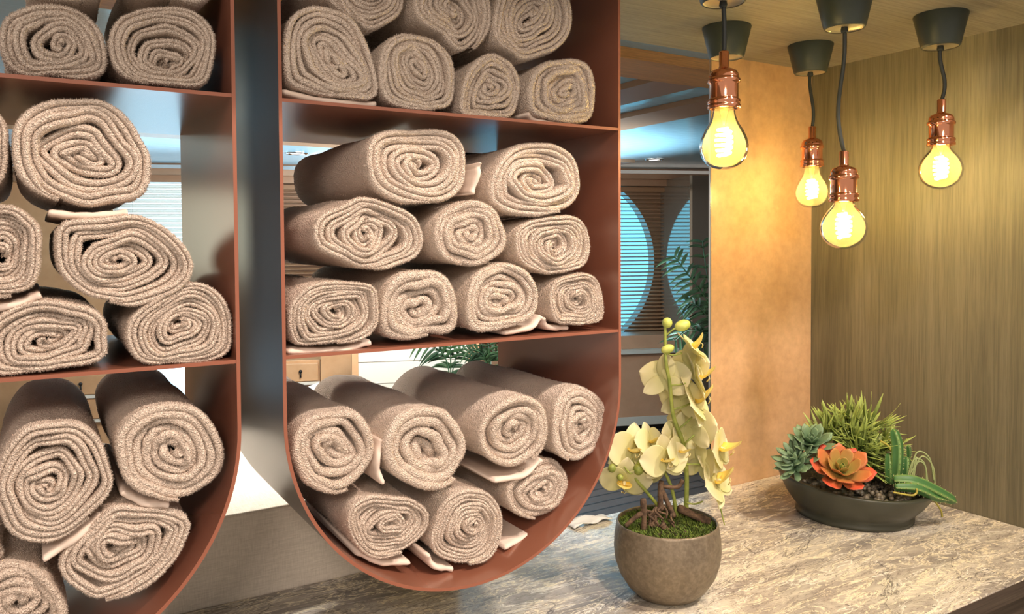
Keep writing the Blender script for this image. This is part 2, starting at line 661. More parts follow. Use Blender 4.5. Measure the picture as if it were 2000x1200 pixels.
# ------------------------------------------------------------------ rolled towels
def roll(poly, label, group, yf=0.012, L=0.275, turns=5.2, phase=None, cw=1, seed=0, rec=0.0, flat=0.25, tail=None, fib=1.0, double=None):
    rng = np.random.default_rng(1000 + seed)
    if double is None:
        double = turns < 5.7 and rng.random() < .65
    yf = RY + yf
    P = np.array([on_y(x, y, yf)[[0, 2]] for x, y in poly])
    # centroid
    x, z = P[:, 0], P[:, 1]
    x2, z2 = np.roll(x, -1), np.roll(z, -1)
    cr = x * z2 - x2 * z
    A = cr.sum() / 2
    c = np.array([((x + x2) * cr).sum() / (6 * A), ((z + z2) * cr).sum() / (6 * A)])
    # smooth closed outline
    S = []
    n = len(P)
    for i in range(n):
        a, b, d, e = P[i - 1], P[i], P[(i + 1) % n], P[(i + 2) % n]
        for tt in np.linspace(0, 1, 12, endpoint=False):
            S.append(0.5 * ((2 * b) + (-a + d) * tt + (2 * a - 5 * b + 4 * d - e) * tt ** 2 + (-a + 3 * b - 3 * d + e) * tt ** 3))
    S = np.array(S) - c
    ang = np.arctan2(S[:, 1], S[:, 0])
    rad = np.hypot(S[:, 0], S[:, 1])
    o_ = np.argsort(ang)
    ang, rad = ang[o_], rad[o_]
    ta = np.linspace(-PI, PI, 145)
    tr_ = np.interp(ta, np.concatenate([ang - 2 * PI, ang, ang + 2 * PI]), np.tile(rad, 3)) * (1 + 0.05 / turns) - 0.0008
    k = np.array([1, 2, 3, 2, 1]) / 9.0
    trs = np.convolve(np.concatenate([tr_[-3:-1], tr_, tr_[1:3]]), k, 'same')[2:-2]
    trs[-1] = trs[0]

    def RR(th):
        return np.interp((th + PI) % (2 * PI) - PI, ta, trs)
    mR = trs.mean()
    if phase is None:
        phase = rng.uniform(0, 2 * PI)
    end = -PI / 2 + rng.uniform(-0.7, 0.7)
    N = int(turns * 46)
    u = np.linspace(0, 1, N)
    th = end - cw * 2 * PI * turns * (1 - u)
    # slightly uneven winding
    uu = 0.04 + 0.96 * u
    xx = (1 - u) * turns
    rho = (1 - 0.5 / turns) - (xx - 0.38 * np.minimum(xx, 1)) * 0.93 / turns
    rho = np.maximum(rho, 0.035 + 0.05 * u) + 0.008 * np.sin(th * 0.37 + phase) * (rho < .8)
    fdir = math.atan2(*((lambda q: (np.mean(np.sin(2 * ta) * q), np.mean(np.cos(2 * ta) * q)))(trs ** 2))) / 2 + rng.normal(0, .25)
    fa = 1 + 1.25 * flat
    Rc = mR / np.sqrt((np.cos(th - fdir) / fa) ** 2 + (np.sin(th - fdir) * fa) ** 2) * (1 + 0.06 * np.cos(3 * th + phase))
    wgt = np.clip((rho - 0.15) / 0.65, 0, 1)
    wgt = wgt * wgt * (3 - 2 * wgt)
    rr = rho * ((1 - wgt) * Rc + wgt * RR(th))
    cxy = np.stack([rr * np.cos(th), rr * np.sin(th)], 1)
    # smooth warp of the cross-section (crumpling), fading at the outline
    fade = np.clip(1 - rho ** 2, 0, 1)[:, None]
    wx = np.zeros((N, 2))
    for q in range(9):
        kx, kz = rng.normal(0, 65 if q < 5 else 150, 2)
        ph, am = rng.uniform(0, 6.28), rng.uniform(0.0012, 0.0026) * (1 if q < 5 else .45)
        s_ = np.sin(cxy[:, 0] * kx + cxy[:, 1] * kz + ph) * am
        d_ = rng.normal(0, 1, 2)
        d_ /= np.linalg.norm(d_)
        wx += s_[:, None] * d_[None]
    off = rng.normal(0, 0.004, 2)
    cxy = cxy + wx * fade * 1.2 + off * fade ** 2
    T = np.gradient(cxy, axis=0)
    T /= np.linalg.norm(T, axis=1)[:, None] + 1e-12
    Nn = np.stack([T[:, 1], -T[:, 0]], 1) * cw
    h = 0.5 * (mR / turns) * 1.02 * (0.92 + 0.10 * np.sin(th * 1.7 + phase) + 0.05 * np.sin(th * 4.3))
    h = h * np.clip(u * N / 4, 0.3, 1) * np.clip((1 - u) * N / 5, 0.25, 1)
    dy = rec * (1 - rho) + 0.0025 * np.sin(th * 0.9 + phase) + 0.0018 * np.sin(th * 2.7 + 1.3 * phase) + \
        np.interp(u, np.linspace(0, 1, 14), rng.normal(0, 0.0026, 14))
    dy = np.clip(dy, -0.002, 0.03)
    dy *= np.clip((1 - rho) * 8, 0.35, 1)
    # profile across the strip
    if double:
        prof_f = [(-1, 1.0), (-.86, .38), (-.5, 0.0), (-.16, .32), (0, .95), (.16, .32), (.5, 0.0), (.86, .38), (1, 1.0)]
    else:
        prof_f = [(-1, 1.1), (-.92, .6), (-.7, .25), (-.35, .05), (0, 0.0), (.35, .05), (.7, .25), (.92, .6), (1, 1.1)]
    offs, ys = [], []
    for a_, b_ in prof_f:
        offs.append(h * a_)
        ys.append(yf + dy + 1.1 * h * b_)
    body = [0.08, 0.2, 0.35, 0.5, 0.65, 0.8, 0.93]
    for b in body:
        wob = 0.0012 * np.sin(b * 11 + th * 1.0 + phase) * (u > 1 - 1.3 / turns)
        offs.append(h + wob - 0.0006)
        ys.append(yf + b * L + 0 * h)
    for p_ in np.radians([90, 45, 0, -45, -90]):
        offs.append(h * np.sin(p_))
        ys.append(yf + L - 1.1 * h * (1 - np.cos(p_)) - 0.5 * dy)
    offs.append(-h)
    ys.append(yf + 0.5 * L + 0 * h)
    offs, ys = np.array(offs).T, np.array(ys).T      # N x K
    K = offs.shape[1]
    X = c[0] + cxy[:, 0:1] + Nn[:, 0:1] * offs
    Z = c[1] + cxy[:, 1:2] + Nn[:, 1:2] * offs
    ring = np.stack([X, ys, Z], 2)                    # N,K,3
    V = ring.reshape(-1, 3)
    i = np.arange(N - 1)[:, None]
    j = np.arange(K)[None]
    j2 = (j + 1) % K
    quads = np.stack([i * K + j + 0 * j2, i * K + j2, (i + 1) * K + j2, (i + 1) * K + j], -1).reshape(-1, 4)
    # ---- terry loops: small leaning blades
    Gu = np.gradient(ring, axis=0)
    Gk = np.roll(ring, -1, 1) - np.roll(ring, 1, 1)
    NR = np.cross(Gu, Gk)
    NR /= np.linalg.norm(NR, axis=2)[:, :, None] + 1e-12
    # outward check
    chk = (NR[:, 2, 1] + NR[:, 6, 1]).mean()
    if chk > 0:
        NR = -NR
        quads = quads[:, ::-1]
    seg = np.linalg.norm(np.gradient(cxy, axis=0), axis=1)
    cum = np.cumsum(seg)
    cum /= cum[-1]
    nf = int(20000 * fib)
    uf = np.interp(rng.random(nf), cum, np.arange(N))
    kf = rng.uniform(0.0, 8.2, nf)
    no = int(12000 * fib)
    lo = N * (1 - 1.0 / turns)
    uo = rng.uniform(lo, N - 1.001, no)
    ko = 8 + 6.8 * rng.random(no) ** 1.5
    uf = np.concatenate([uf, uo])
    kf = np.concatenate([kf, ko])
    uf = np.clip(uf, 0, N - 1.001)
    i0 = uf.astype(int)
    fu = (uf - i0)[:, None]
    k0 = np.minimum(kf.astype(int), K - 2)
    fk = (kf - k0)[:, None]

    def bil(Aa):
        return (Aa[i0, k0] * (1 - fu) * (1 - fk) + Aa[i0 + 1, k0] * fu * (1 - fk) + Aa[i0, k0 + 1] * (1 - fu) * fk + Aa[i0 + 1, k0 + 1] * fu * fk)
    pb, nb = bil(ring), bil(NR)
    nb /= np.linalg.norm(nb, axis=1)[:, None] + 1e-12
    cnt = len(pb)
    d = nb * rng.uniform(0.4, 0.95, (cnt, 1)) + rng.normal(0, 0.42, (cnt, 3))
    dn = (d * nb).sum(1)
    d -= nb * np.minimum(dn - 0.2, 0)[:, None]
    d /= np.linalg.norm(d, axis=1)[:, None]
    b = np.cross(nb, d)
    b /= np.linalg.norm(b, axis=1)[:, None] + 1e-9
    ln = rng.uniform(0.0010, 0.0025, (cnt, 1))
    wd = rng.uniform(0.00017, 0.00029, (cnt, 1))
    pb = pb - nb * 0.0003
    F3 = np.stack([pb + b * wd, pb - b * wd, pb + d * ln], 1).reshape(-1, 3)
    nq, nt_ = len(quads), cnt
    V2 = np.concatenate([V, F3])
    me = bpy.data.meshes.new('rolled_towel')
    org = np.array([c[0], yf, c[1]])
    me.vertices.add(len(V2))
    me.vertices.foreach_set('co', (V2 - org).ravel())
    li = np.concatenate([quads.ravel(), np.arange(len(V), len(V2))])
    me.loops.add(len(li))
    me.loops.foreach_set('vertex_index', li.astype(np.int32))
    me.polygons.add(nq + nt_)
    st = np.concatenate([np.arange(nq) * 4, nq * 4 + np.arange(nt_) * 3])
    me.polygons.foreach_set('loop_start', st.astype(np.int32))
    me.polygons.foreach_set('use_smooth', np.ones(nq + nt_, dtype=bool))
    me.materials.append(M['terry'])
    me.update(calc_edges=True)
    me.validate()
    o = bpy.data.objects.new('rolled_towel', me)
    COL.objects.link(o)
    o.location = [float(q) for q in org]
    tag(o, label, 'towel', group)
    if tail:
        # loose hemmed end of the towel lying beside or under the roll
        pts = smooth_path([on_y(a, b_, yf + 0.007) for a, b_ in tail], 7)
        mb = MB()
        th_ = 0.0034
        vs, fs = [], []
        nn = len(pts)
        prof = [(-1, 0.20), (-1, 0.006), (-.8, 0.0018), (-.35, 0.0), (.35, 0.0), (.8, 0.0018), (1, 0.006), (1, 0.20)]
        kk = len(prof)
        for q, pt in enumerate(pts):
            dd = pts[min(q + 1, nn - 1)] - pts[max(q - 1, 0)]
            dd = dd / (np.linalg.norm(dd) + 1e-9)
            nv = np.array([-dd[2], 0, dd[0]])
            tk = th_ * (1 + .12 * math.sin(q * 1.9)) * (1.0 if q < nn - 1 else 0.6)
            for s_, yy in prof:
                vs.append(pt + nv * s_ * tk + np.array([0, yy + .002 * math.sin(q * .8), 0]))
        for q in range(nn - 1):
            for e_ in range(kk):
                e2 = (e_ + 1) % kk
                fs.append((q * kk + e_, (q + 1) * kk + e_, (q + 1) * kk + e2, q * kk + e2))
        fs.append(tuple(range(kk)))
        fs.append(tuple(reversed([(nn - 1) * kk + e_ for e_ in range(kk)])))
        mb.add(vs, fs)
        mb.build('loose_end', M['hem'], o)
    return o


W_ = 'rolled white towel '
GA = ['rolled towels in the top of the left rack', 'rolled towels in the middle of the left rack', 'rolled towels in the rounded bottom of the left rack']
GB = ['rolled towels in the top of the right rack', 'rolled towels in the middle of the right rack', 'rolled towels in the rounded bottom of the right rack']
TOWELS = [
    # left rack, top
    dict(g=GA[0], l='on the top shelf of the left rack, at the left picture edge', yf=.006, turns=4.0, flat=.15,
         p=[(95, 5), (160, 15), (203, 55), (211, 110), (195, 148), (110, 150), (20, 142), (-15, 100), (-10, 40), (30, 10)]),
    dict(g=GA[0], l='on the top shelf of the left rack, against its right side', yf=.006, turns=5.4, rec=.012,
         p=[(320, 4), (390, 15), (425, 60), (428, 120), (405, 170), (320, 170), (250, 160), (217, 120), (213, 60), (245, 20)]),
    dict(g=GA[0], l='cut by the top edge, further left in the left rack', yf=.008, turns=4.0, fib=.6,
         p=[(120, -140), (195, -115), (225, -55), (215, -12), (165, 8), (110, -2), (60, -15), (40, -70), (70, -125)]),
    dict(g=GA[0], l='in the left rack cut by the top edge, beside its right side', yf=.008, turns=4.0, fib=.6,
         p=[(330, -150), (400, -130), (432, -70), (420, -10), (370, 6), (320, -4), (260, -8), (235, -50), (255, -120)]),
    # left rack, middle
    dict(g=GA[1], l='topmost in the middle of the left rack, big oval one', yf=.004, turns=4.2, rec=.01, flat=.2, tail=[(250, 416), (170, 422), (95, 415)],
         p=[(130, 183), (200, 188), (265, 228), (305, 288), (314, 340), (297, 388), (250, 408), (170, 412), (92, 395), (42, 350), (18, 300), (25, 240), (60, 200)]),
    dict(g=GA[1], l='sliver at the left picture edge beside the topmost oval towel', yf=.004, turns=4.5,
         p=[(-60, 190), (-20, 195), (10, 225), (20, 290), (8, 350), (-15, 372), (-70, 376), (-110, 300), (-100, 220)]),
    dict(g=GA[1], l='wide oval right under the topmost one in the left rack middle', yf=.002, turns=5.0, flat=.35,
         p=[(110, 430), (200, 418), (275, 416), (340, 450), (380, 500), (383, 535), (355, 568), (300, 590), (240, 602), (160, 585), (108, 550), (93, 500), (98, 450)]),
    dict(g=GA[1], l='half cut by the left edge, second layer of the left rack middle', yf=.002, turns=5.0, tail=[(-40, 606), (30, 596), (80, 577)],
         p=[(0, 392), (50, 407), (85, 450), (90, 510), (78, 560), (40, 582), (-10, 590), (-80, 585), (-100, 500), (-70, 410)]),
    dict(g=GA[1], l='cut by the left edge, lowest layer of the left rack middle', yf=.004, turns=4.2, rec=.01, flat=.4,
         p=[(100, 582), (180, 595), (222, 622), (229, 665), (229, 700), (180, 718), (80, 730), (0, 734), (-40, 720), (-50, 660), (0, 612), (50, 588)]),
    dict(g=GA[1], l='in the lower right corner of the left rack middle', yf=.004, turns=5.6, cw=-1, flat=.2,
         p=[(385, 542), (430, 562), (453, 600), (460, 655), (446, 700), (340, 710), (262, 712), (237, 680), (237, 630), (267, 597), (320, 567)]),
    # left rack, bottom
    dict(g=GA[2], l='in the left rack bottom, large upright face at the left edge', yf=.012, turns=5.0, rec=.008,
         p=[(120, 815), (170, 822), (210, 855), (232, 920), (228, 970), (200, 1005), (150, 1045), (90, 1070), (30, 1058), (0, 1020), (-20, 950), (0, 880), (50, 830)]),
    dict(g=GA[2], l='in the left rack bottom, large round face by the right side', yf=.012, turns=6.2, flat=.1, tail=[(330, 990), (280, 984), (238, 962)],
         p=[(340, 783), (392, 795), (433, 840), (450, 890), (440, 935), (400, 966), (350, 985), (290, 972), (244, 942), (226, 900), (222, 850), (250, 810), (290, 790)]),
    dict(g=GA[2], l='in the left rack bottom, crumpled oval one in the second layer', yf=.016, turns=4.6, flat=.4, rec=.008, tail=[(200, 1010), (140, 1060), (85, 1095)],
         p=[(245, 985), (330, 992), (378, 1008), (381, 1040), (355, 1090), (300, 1142), (240, 1180), (180, 1190), (135, 1175), (105, 1130), (113, 1085), (165, 1035), (205, 1000)]),
    dict(g=GA[2], l='lowest in the left rack, cut by the bottom left corner', yf=.018, turns=5.0,
         p=[(20, 1095), (78, 1108), (112, 1145), (138, 1195), (138, 1230), (90, 1250), (20, 1262), (-50, 1230), (-60, 1150), (-20, 1108)]),
    dict(g=GA[2], l='sliver at the left edge below the largest left rack roll', yf=.03, turns=4.5, fib=.6,
         p=[(-70, 1040), (-30, 1040), (0, 1060), (15, 1085), (-10, 1098), (-60, 1120), (-100, 1090)]),
    # right rack, top
    dict(g=GB[0], l='tall oval leaning at the left of the right rack top shelf', yf=.005, turns=8.2, flat=.5, fib=.7, tail=[(735, 203), (650, 198), (548, 178)],
         p=[(620, 6), (680, 22), (712, 70), (735, 130), (744, 178), (728, 196), (650, 190), (570, 175), (552, 150), (549, 80), (562, 28), (590, 10)]),
    dict(g=GB[0], l='cut by the top edge, upper layer of the right rack further left', yf=.008, turns=4.6,
         p=[(650, -90), (740, -95), (795, -40), (800, 8), (780, 42), (732, 64), (694, 42), (645, 2), (610, -30), (612, -70)]),
    dict(g=GB[0], l='on the top shelf of the right rack, second from its left side', yf=.005, turns=9.0, flat=.2, fib=.7,
         p=[(800, 60), (858, 78), (890, 115), (896, 170), (884, 212), (838, 218), (772, 208), (746, 185), (738, 130), (748, 87), (770, 66)]),
    dict(g=GB[0], l='round, cut by the top edge, central in the right rack', yf=.003, turns=4.2, rec=.006, flat=.1,
         p=[(885, -60), (940, -45), (962, 0), (962, 50), (945, 92), (912, 115), (885, 92), (862, 70), (825, 50), (807, 28), (803, -10), (832, -45)]),
    dict(g=GB[0], l='narrow one third from left on the right rack top shelf', yf=.005, turns=7.0, flat=.3, fib=.7,
         p=[(960, 100), (998, 117), (1018, 150), (1019, 200), (1005, 232), (950, 232), (903, 226), (898, 200), (904, 150), (928, 118)]),
    dict(g=GB[0], l='large one cut by the top edge, rightmost in the right rack', yf=.003, turns=5.0, rec=.006,
         p=[(1040, -60), (1095, -50), (1123, 0), (1128, 48), (1118, 82), (1088, 106), (1035, 123), (1000, 110), (968, 88), (964, 40), (977, -20), (1000, -50)]),
    dict(g=GB[0], l='soft round one rightmost on the top shelf of the right rack', yf=.005, turns=6.2, flat=.1, tail=[(1115, 243), (1060, 238), (1030, 222)],
         p=[(1095, 112), (1143, 114), (1163, 140), (1170, 190), (1162, 232), (1130, 240), (1070, 236), (1034, 226), (1025, 198), (1029, 152), (1056, 122)]),
    # right rack, middle
    dict(g=GB[1], l='topmost in the middle of the right rack, wide flattened one at left', yf=.004, turns=3.8, flat=.4, rec=.008, tail=[(925, 378), (936, 335), (937, 318)],
         p=[(740, 252), (800, 243), (890, 247), (923, 275), (932, 320), (932, 360), (910, 388), (860, 403), (800, 400), (747, 380), (717, 350), (710, 290)]),
    dict(g=GB[1], l='topmost in the middle of the right rack, oval one at right', yf=.006, turns=4.0, flat=.4, rec=.01,
         p=[(1054, 270), (1117, 284), (1149, 329), (1151, 383), (1123, 416), (1058, 422), (985, 410), (952, 385), (962, 332), (1000, 288)]),
    dict(g=GB[1], l='large, left in the second layer of the right rack middle', yf=.004, turns=4.6, rec=.008, flat=.1,
         p=[(687, 385), (717, 381), (788, 403), (830, 436), (836, 490), (790, 520), (733, 530), (660, 510), (607, 484), (600, 440), (637, 410)]),
    dict(g=GB[1], l='in the second layer of the right rack middle, second from the left', yf=.004, turns=5.4, flat=.15,
         p=[(933, 386), (976, 414), (998, 462), (988, 498), (950, 520), (908, 526), (864, 505), (848, 475), (848, 434), (884, 402)]),
    dict(g=GB[1], l='in the second layer of the right rack middle, against the right side', yf=.008, turns=5.0, rec=.006, flat=.1,
         p=[(1110, 420), (1148, 432), (1165, 470), (1163, 508), (1148, 528), (1080, 542), (1038, 526), (1010, 505), (1005, 458), (1033, 432)]),
    dict(g=GB[1], l='in the lowest layer of the right rack middle, leftmost creased one', yf=.003, turns=5.6, flat=.35, tail=[(725, 670), (660, 686), (562, 687)],
         p=[(700, 548), (738, 560), (742, 600), (740, 640), (715, 662), (660, 676), (583, 680), (560, 664), (557, 600), (592, 560), (637, 546)]),
    dict(g=GB[1], l='in the lowest layer of the right rack middle, second from the left', yf=.003, turns=4.4, rec=.008, flat=.35,
         p=[(833, 520), (880, 538), (901, 583), (901, 635), (884, 655), (821, 666), (770, 664), (746, 650), (742, 600), (754, 555), (792, 528)]),
    dict(g=GB[1], l='in the lowest layer of the right rack middle, third from the left', yf=.003, turns=6.4, flat=.3, tail=[(1060, 620), (1035, 642), (985, 651)],
         p=[(979, 512), (1031, 524), (1058, 560), (1060, 605), (1040, 630), (979, 644), (927, 650), (909, 633), (910, 575), (932, 532)]),
    dict(g=GB[1], l='small, rightmost in the lowest layer of the right rack middle', yf=.006, turns=5.6, flat=.1, tail=[(1110, 641), (1075, 640), (1062, 622)],
         p=[(1148, 533), (1172, 547), (1180, 592), (1176, 628), (1125, 638), (1080, 634), (1070, 600), (1077, 560), (1104, 541)]),
    # right rack, bottom
    dict(g=GB[2], l='in the right rack bottom upper layer, leftmost one', yf=.022, turns=5.0, rec=.008, flat=.15,
         p=[(667, 796), (715, 806), (737, 850), (739, 896), (715, 934), (677, 966), (637, 967), (594, 943), (574, 908), (569, 867), (585, 829), (619, 804)]),
    dict(g=GB[2], l='in the right rack bottom upper layer, second with deep hollow centre', yf=.018, turns=4.4, rec=.022, flat=.1, tail=[(748, 860), (738, 905), (748, 945)],
         p=[(815, 792), (868, 792), (908, 825), (926, 870), (918, 917), (894, 951), (854, 964), (808, 955), (768, 928), (748, 890), (750, 842), (775, 808)]),
    dict(g=GB[2], l='in the right rack bottom upper layer, third from the left', yf=.018, turns=5.4, rec=.006, flat=.15, tail=[(1060, 900), (1020, 932), (965, 940)],
         p=[(1021, 771), (1056, 785), (1073, 821), (1067, 872), (1038, 906), (996, 922), (956, 905), (936, 880), (934, 837), (956, 802), (985, 779)]),
    dict(g=GB[2], l='in the right rack bottom upper layer, rightmost with small pinched centre', yf=.02, turns=6.0, flat=.1,
         p=[(1142, 753), (1181, 777), (1197, 817), (1191, 856), (1164, 893), (1125, 909), (1090, 893), (1080, 865), (1081, 817), (1091, 781), (1112, 758)]),
    dict(g=GB[2], l='in the right rack bottom lower layer, leftmost one touching the curve', yf=.03, turns=5.4, flat=.3, tail=[(700, 1082), (750, 1102), (800, 1100)],
         p=[(767, 968), (828, 980), (848, 1005), (838, 1042), (812, 1070), (780, 1090), (733, 1094), (696, 1074), (680, 1050), (672, 1017), (684, 985), (719, 968)]),
    dict(g=GB[2], l='in the right rack bottom lower layer, middle one at the lowest point', yf=.03, turns=5.4, flat=.2, tail=[(885, 1114), (850, 1108), (836, 1085)],
         p=[(915, 956), (962, 962), (985, 1000), (981, 1052), (962, 1088), (930, 1106), (887, 1110), (855, 1096), (842, 1065), (855, 1017), (872, 980)]),
    dict(g=GB[2], l='with its end spread along the curve at right rack bottom', yf=.03, turns=6.0, flat=.1, tail=[(1085, 1018), (1040, 1048), (985, 1072)],
         p=[(1071, 895), (1098, 903), (1119, 937), (1112, 972), (1088, 1003), (1054, 1018), (1021, 1014), (996, 995), (988, 962), (1004, 932), (1037, 910)]),
]
for i, d in enumerate(TOWELS):
    roll(d['p'], W_ + d['l'], d['g'], yf=d['yf'], turns=d['turns'], rec=d.get('rec', 0.003), flat=d.get('flat', .2),
         cw=d.get('cw', 1 if i % 3 else -1), seed=i, tail=d.get('tail'), fib=d.get('fib', 1.0))
#@@PART2

# ------------------------------------------------------------------ pendant lamps
def pendant(X, Y, label, bulb=None, cordpx=None, kind='pear', power=1.0):
    r = thing('pendant_lamp', label, 'lamp', (X, Y, ZT), 'bare bulb pendants under the soffit')
    c = (X, Y, ZT)
    s = 0.00001
    MB().lathe([(0.0385, -s), (0.0392, -0.002), (0.0285, -0.0475), (0.0268, -0.0500), (0.0255, -0.0505)], c, 48).build('canopy', M['canopy'], r)
    MB().lathe([(0.0001, -0.0475), (0.0255, -0.0478), (0.0258, -0.0502), (0.0245, -0.0490), (0.0235, -0.0482), (0.004, -0.0482), (0.0001, -0.0482)], c, 40).build('canopy_disc', M['canopy_cap'], r)
    if bulb is None:
        return r
    zs, zb_, (lx_, ly_) = bulb    # top of the socket stem, glass height, plan position of the bulb
    # cord with a slight set in it
    pts = []
    for k in range(15):
        a = k / 14
        z = ZT - 0.046 + (zs - 0.002 - ZT + 0.046) * a
        bow = cordpx[0] * math.sin(a * PI) + cordpx[1] * math.sin(2 * a * PI)
        e = a * a * (3 - 2 * a)
        pts.append((X + (lx_ - X) * e + bow * RGT[0], Y + (ly_ - Y) * e + bow * RGT[1], z))
    MB().tube(pts, 0.0029, 10).build('cord', M['cord'], r)
    MB().lathe([(0.0042, -0.047), (0.0052, -0.053), (0.0042, -0.056), (0.0001, -0.056)], (pts[0][0], pts[0][1], ZT), 14).build('cord_grip', M['cord'], r)
    bc = (lx_, ly_, zs)
    # polished copper lamp holder: stem, rounded shoulder, knurled bands, sleeve
    prof = [(0.0028, 0.0), (0.0056, -0.0004), (0.0062, -0.0015), (0.0062, -0.019), (0.0066, -0.0195), (0.0068, -0.0215), (0.010, -0.0225),
            (0.0155, -0.0250), (0.0178, -0.0290), (0.0184, -0.0330), (0.0186, -0.0345), (0.0199, -0.0352), (0.0203, -0.0375), (0.0199, -0.0398),
            (0.0181, -0.0404), (0.0178, -0.0420), (0.0178, -0.0590), (0.0181, -0.0602), (0.0197, -0.0608), (0.0202, -0.0630),
            (0.0200, -0.0655), (0.0190, -0.0665), (0.0203, -0.0680), (0.0205, -0.0715), (0.0190, -0.0725), (0.0160, -0.0722), (0.0140, -0.0700)]
    hm = MB()
    hm.lathe(prof, bc, 72)
    # knurling
    vs = hm.v
    n = 72
    for j, (rr_, zz) in enumerate(prof):
        if j in (12, 19, 23):
            for i in range(0, n, 2):
                k = j * n + i
                x, y, z = vs[k]
                vs[k] = (bc[0] + (x - bc[0]) * 0.965, bc[1] + (y - bc[1]) * 0.965, z)
    h = hm.build('lamp_holder', M['copper'], r)
    # bulb
    zt_ = zs - 0.0705
    if kind == 'pear':
        pr = [(0.0125, 0.0), (0.0135, -0.006), (0.0150, -0.013), (0.0185, -0.021), (0.0240, -0.030), (0.0285, -0.040), (0.0302, -0.049), (0.0293, -0.058),
              (0.0262, -0.066), (0.0210, -0.0725), (0.0140, -0.0768), (0.0070, -0.0786), (0.0001, -0.079)]
    else:
        pr = [(0.0125, 0.0), (0.0130, -0.004), (0.0165, -0.009), (0.0225, -0.0155), (0.0282, -0.024), (0.0315, -0.033), (0.0320, -0.040), (0.0305, -0.048),
              (0.0265, -0.056), (0.0200, -0.0625), (0.0120, -0.0665), (0.0060, -0.0682), (0.0001, -0.0686)]
    sc_ = zb_
    b = MB().lathe([(a * 1.0, z * sc_) for a, z in pr], (lx_, ly_, zt_), 48).build('bulb', M['glass'], r)
    # spiral filament with its glass post
    fm = MB()
    pts = []
    L0, L1 = (-0.026, -0.062) if kind == 'pear' else (-0.018, -0.053)
    for k in range(150):
        a = k / 149
        an = a * 2 * PI * 5.5
        rad = 0.0085 * (0.8 + 0.35 * math.sin(a * PI))
        pts.append((lx_ + rad * math.cos(an), ly_ + rad * math.sin(an), zt_ + (L0 + (L1 - L0) * a) * sc_))
    fm.tube(pts, 0.0019, 6)
    fm.build('filament', M['filament'], b)
    MB().tube([(lx_, ly_, zt_ - 0.0), (lx_, ly_, zt_ + L0 * sc_ * 0.85)], [0.006, 0.0022], 12).build('glass_post', M['glass'], b)
    l = bpy.data.lights.new('bulb_light', 'POINT')
    l.energy = BULBW * power
    l.color = (1.0, 0.76, 0.30)
    l.shadow_soft_size = 0.010
    lo = bpy.data.objects.new('bulb_light', l)
    COL.objects.link(lo)
    lo.location = (lx_, ly_, zt_ + 0.5 * (L0 + L1) * sc_)
    return r


BULBW = 2.6


def lamp_at(X, Y, px, ytop, ybot, label, kind, cordpx):
    """stem top and glass bottom heights read on the vertical at plan X, Y moved to picture column px"""
    c, d = ray(px, (ytop + ybot) / 2)
    f2 = fwd[:2]
    dist = (np.array([X, Y]) - c[:2]) @ f2
    k = dist / (d[:2] @ f2)
    bx_, by_ = (c + d * k)[:2]
    zs = over(ytop, bx_, by_)
    zl = over(ybot, bx_, by_)
    H = 0.079 if kind == 'pear' else 0.0686
    sc_ = (zs - 0.0705 - zl) / H
    return pendant(X, Y, label, (zs, sc_, (bx_, by_)), cordpx, kind)


lamp_at(.53, -.105, 1414, 100, 331, 'copper pendant lamp with pear bulb, nearest the terracotta rack, cord from a cut off canopy', 'pear', (0.001, 0.0))
lamp_at(.979, .116, 1586, 247, 406, 'copper pendant lamp with small pear bulb hanging furthest back, near the tan panel edge', 'pear', (0.001, -0.002))
lamp_at(.770, -.105, 1648, 295, 487, 'copper pendant lamp with round bulb hanging lowest of all', 'round', (-0.006, 0.004))
lamp_at(.995, -.112, 1838, 194, 370, 'copper pendant lamp with round bulb, rightmost, in front of the oak wall', 'round', (0.003, -0.003))
# two more: the bulb of the first hangs hidden behind the nearest lamp's holder, the other behind the rack
pendant(.758, .106, 'dark green ceiling canopy whose cord is hidden behind the nearest copper lamp holder')
pendant(.478, .115, 'dark green ceiling canopy half hidden behind the top of the right rack')

# ------------------------------------------------------------------ orchid in its pot
PX, PY = 0.5018, -0.0326
pot = thing('potted_orchid', 'white artificial orchid with two sprays in a round bronze grey pot', 'potted plant', (PX, PY, ZK))
zr = over(1018, PX, PY) - ZK
R_ = 0.0712
prof = [(0.0001, 0.0), (0.036, 0.0), (0.042, 0.003), (0.0535, 0.014), (0.0635, 0.030), (0.0695, 0.048), (0.0712, 0.064), (0.0702, 0.080), (0.0678, zr - 0.003), (0.0672, zr),
        (0.0655, zr + 0.0006), (0.0645, zr - 0.001), (0.0650, 0.085), (0.066, 0.070), (0.060, 0.050), (0.0001, 0.045)]
MB().lathe(prof, (PX, PY, ZK), 72).build('pot', M['pot'], pot)
zm = ZK + zr - 0.008
rng = random.Random(7)
mm = MB()
vs, fs = [], []
NR_, NA_ = 14, 48
for i in range(NR_):
    for j in range(NA_):
        a = 2 * PI * j / NA_
        r_ = 0.0645 * i / (NR_ - 1)
        vs.append((PX + r_ * math.cos(a), PY + r_ * math.sin(a), zm + 0.010 * (1 - (r_ / 0.066) ** 2) + rng.uniform(-.0015, .0015)))
for i in range(NR_ - 1):
    for j in range(NA_):
        j2 = (j + 1) % NA_
        fs.append((i * NA_ + j, (i + 1) * NA_ + j, (i + 1) * NA_ + j2, i * NA_ + j2))
mm.add(vs, fs)
mm.build('soil', M['soil'], pot)
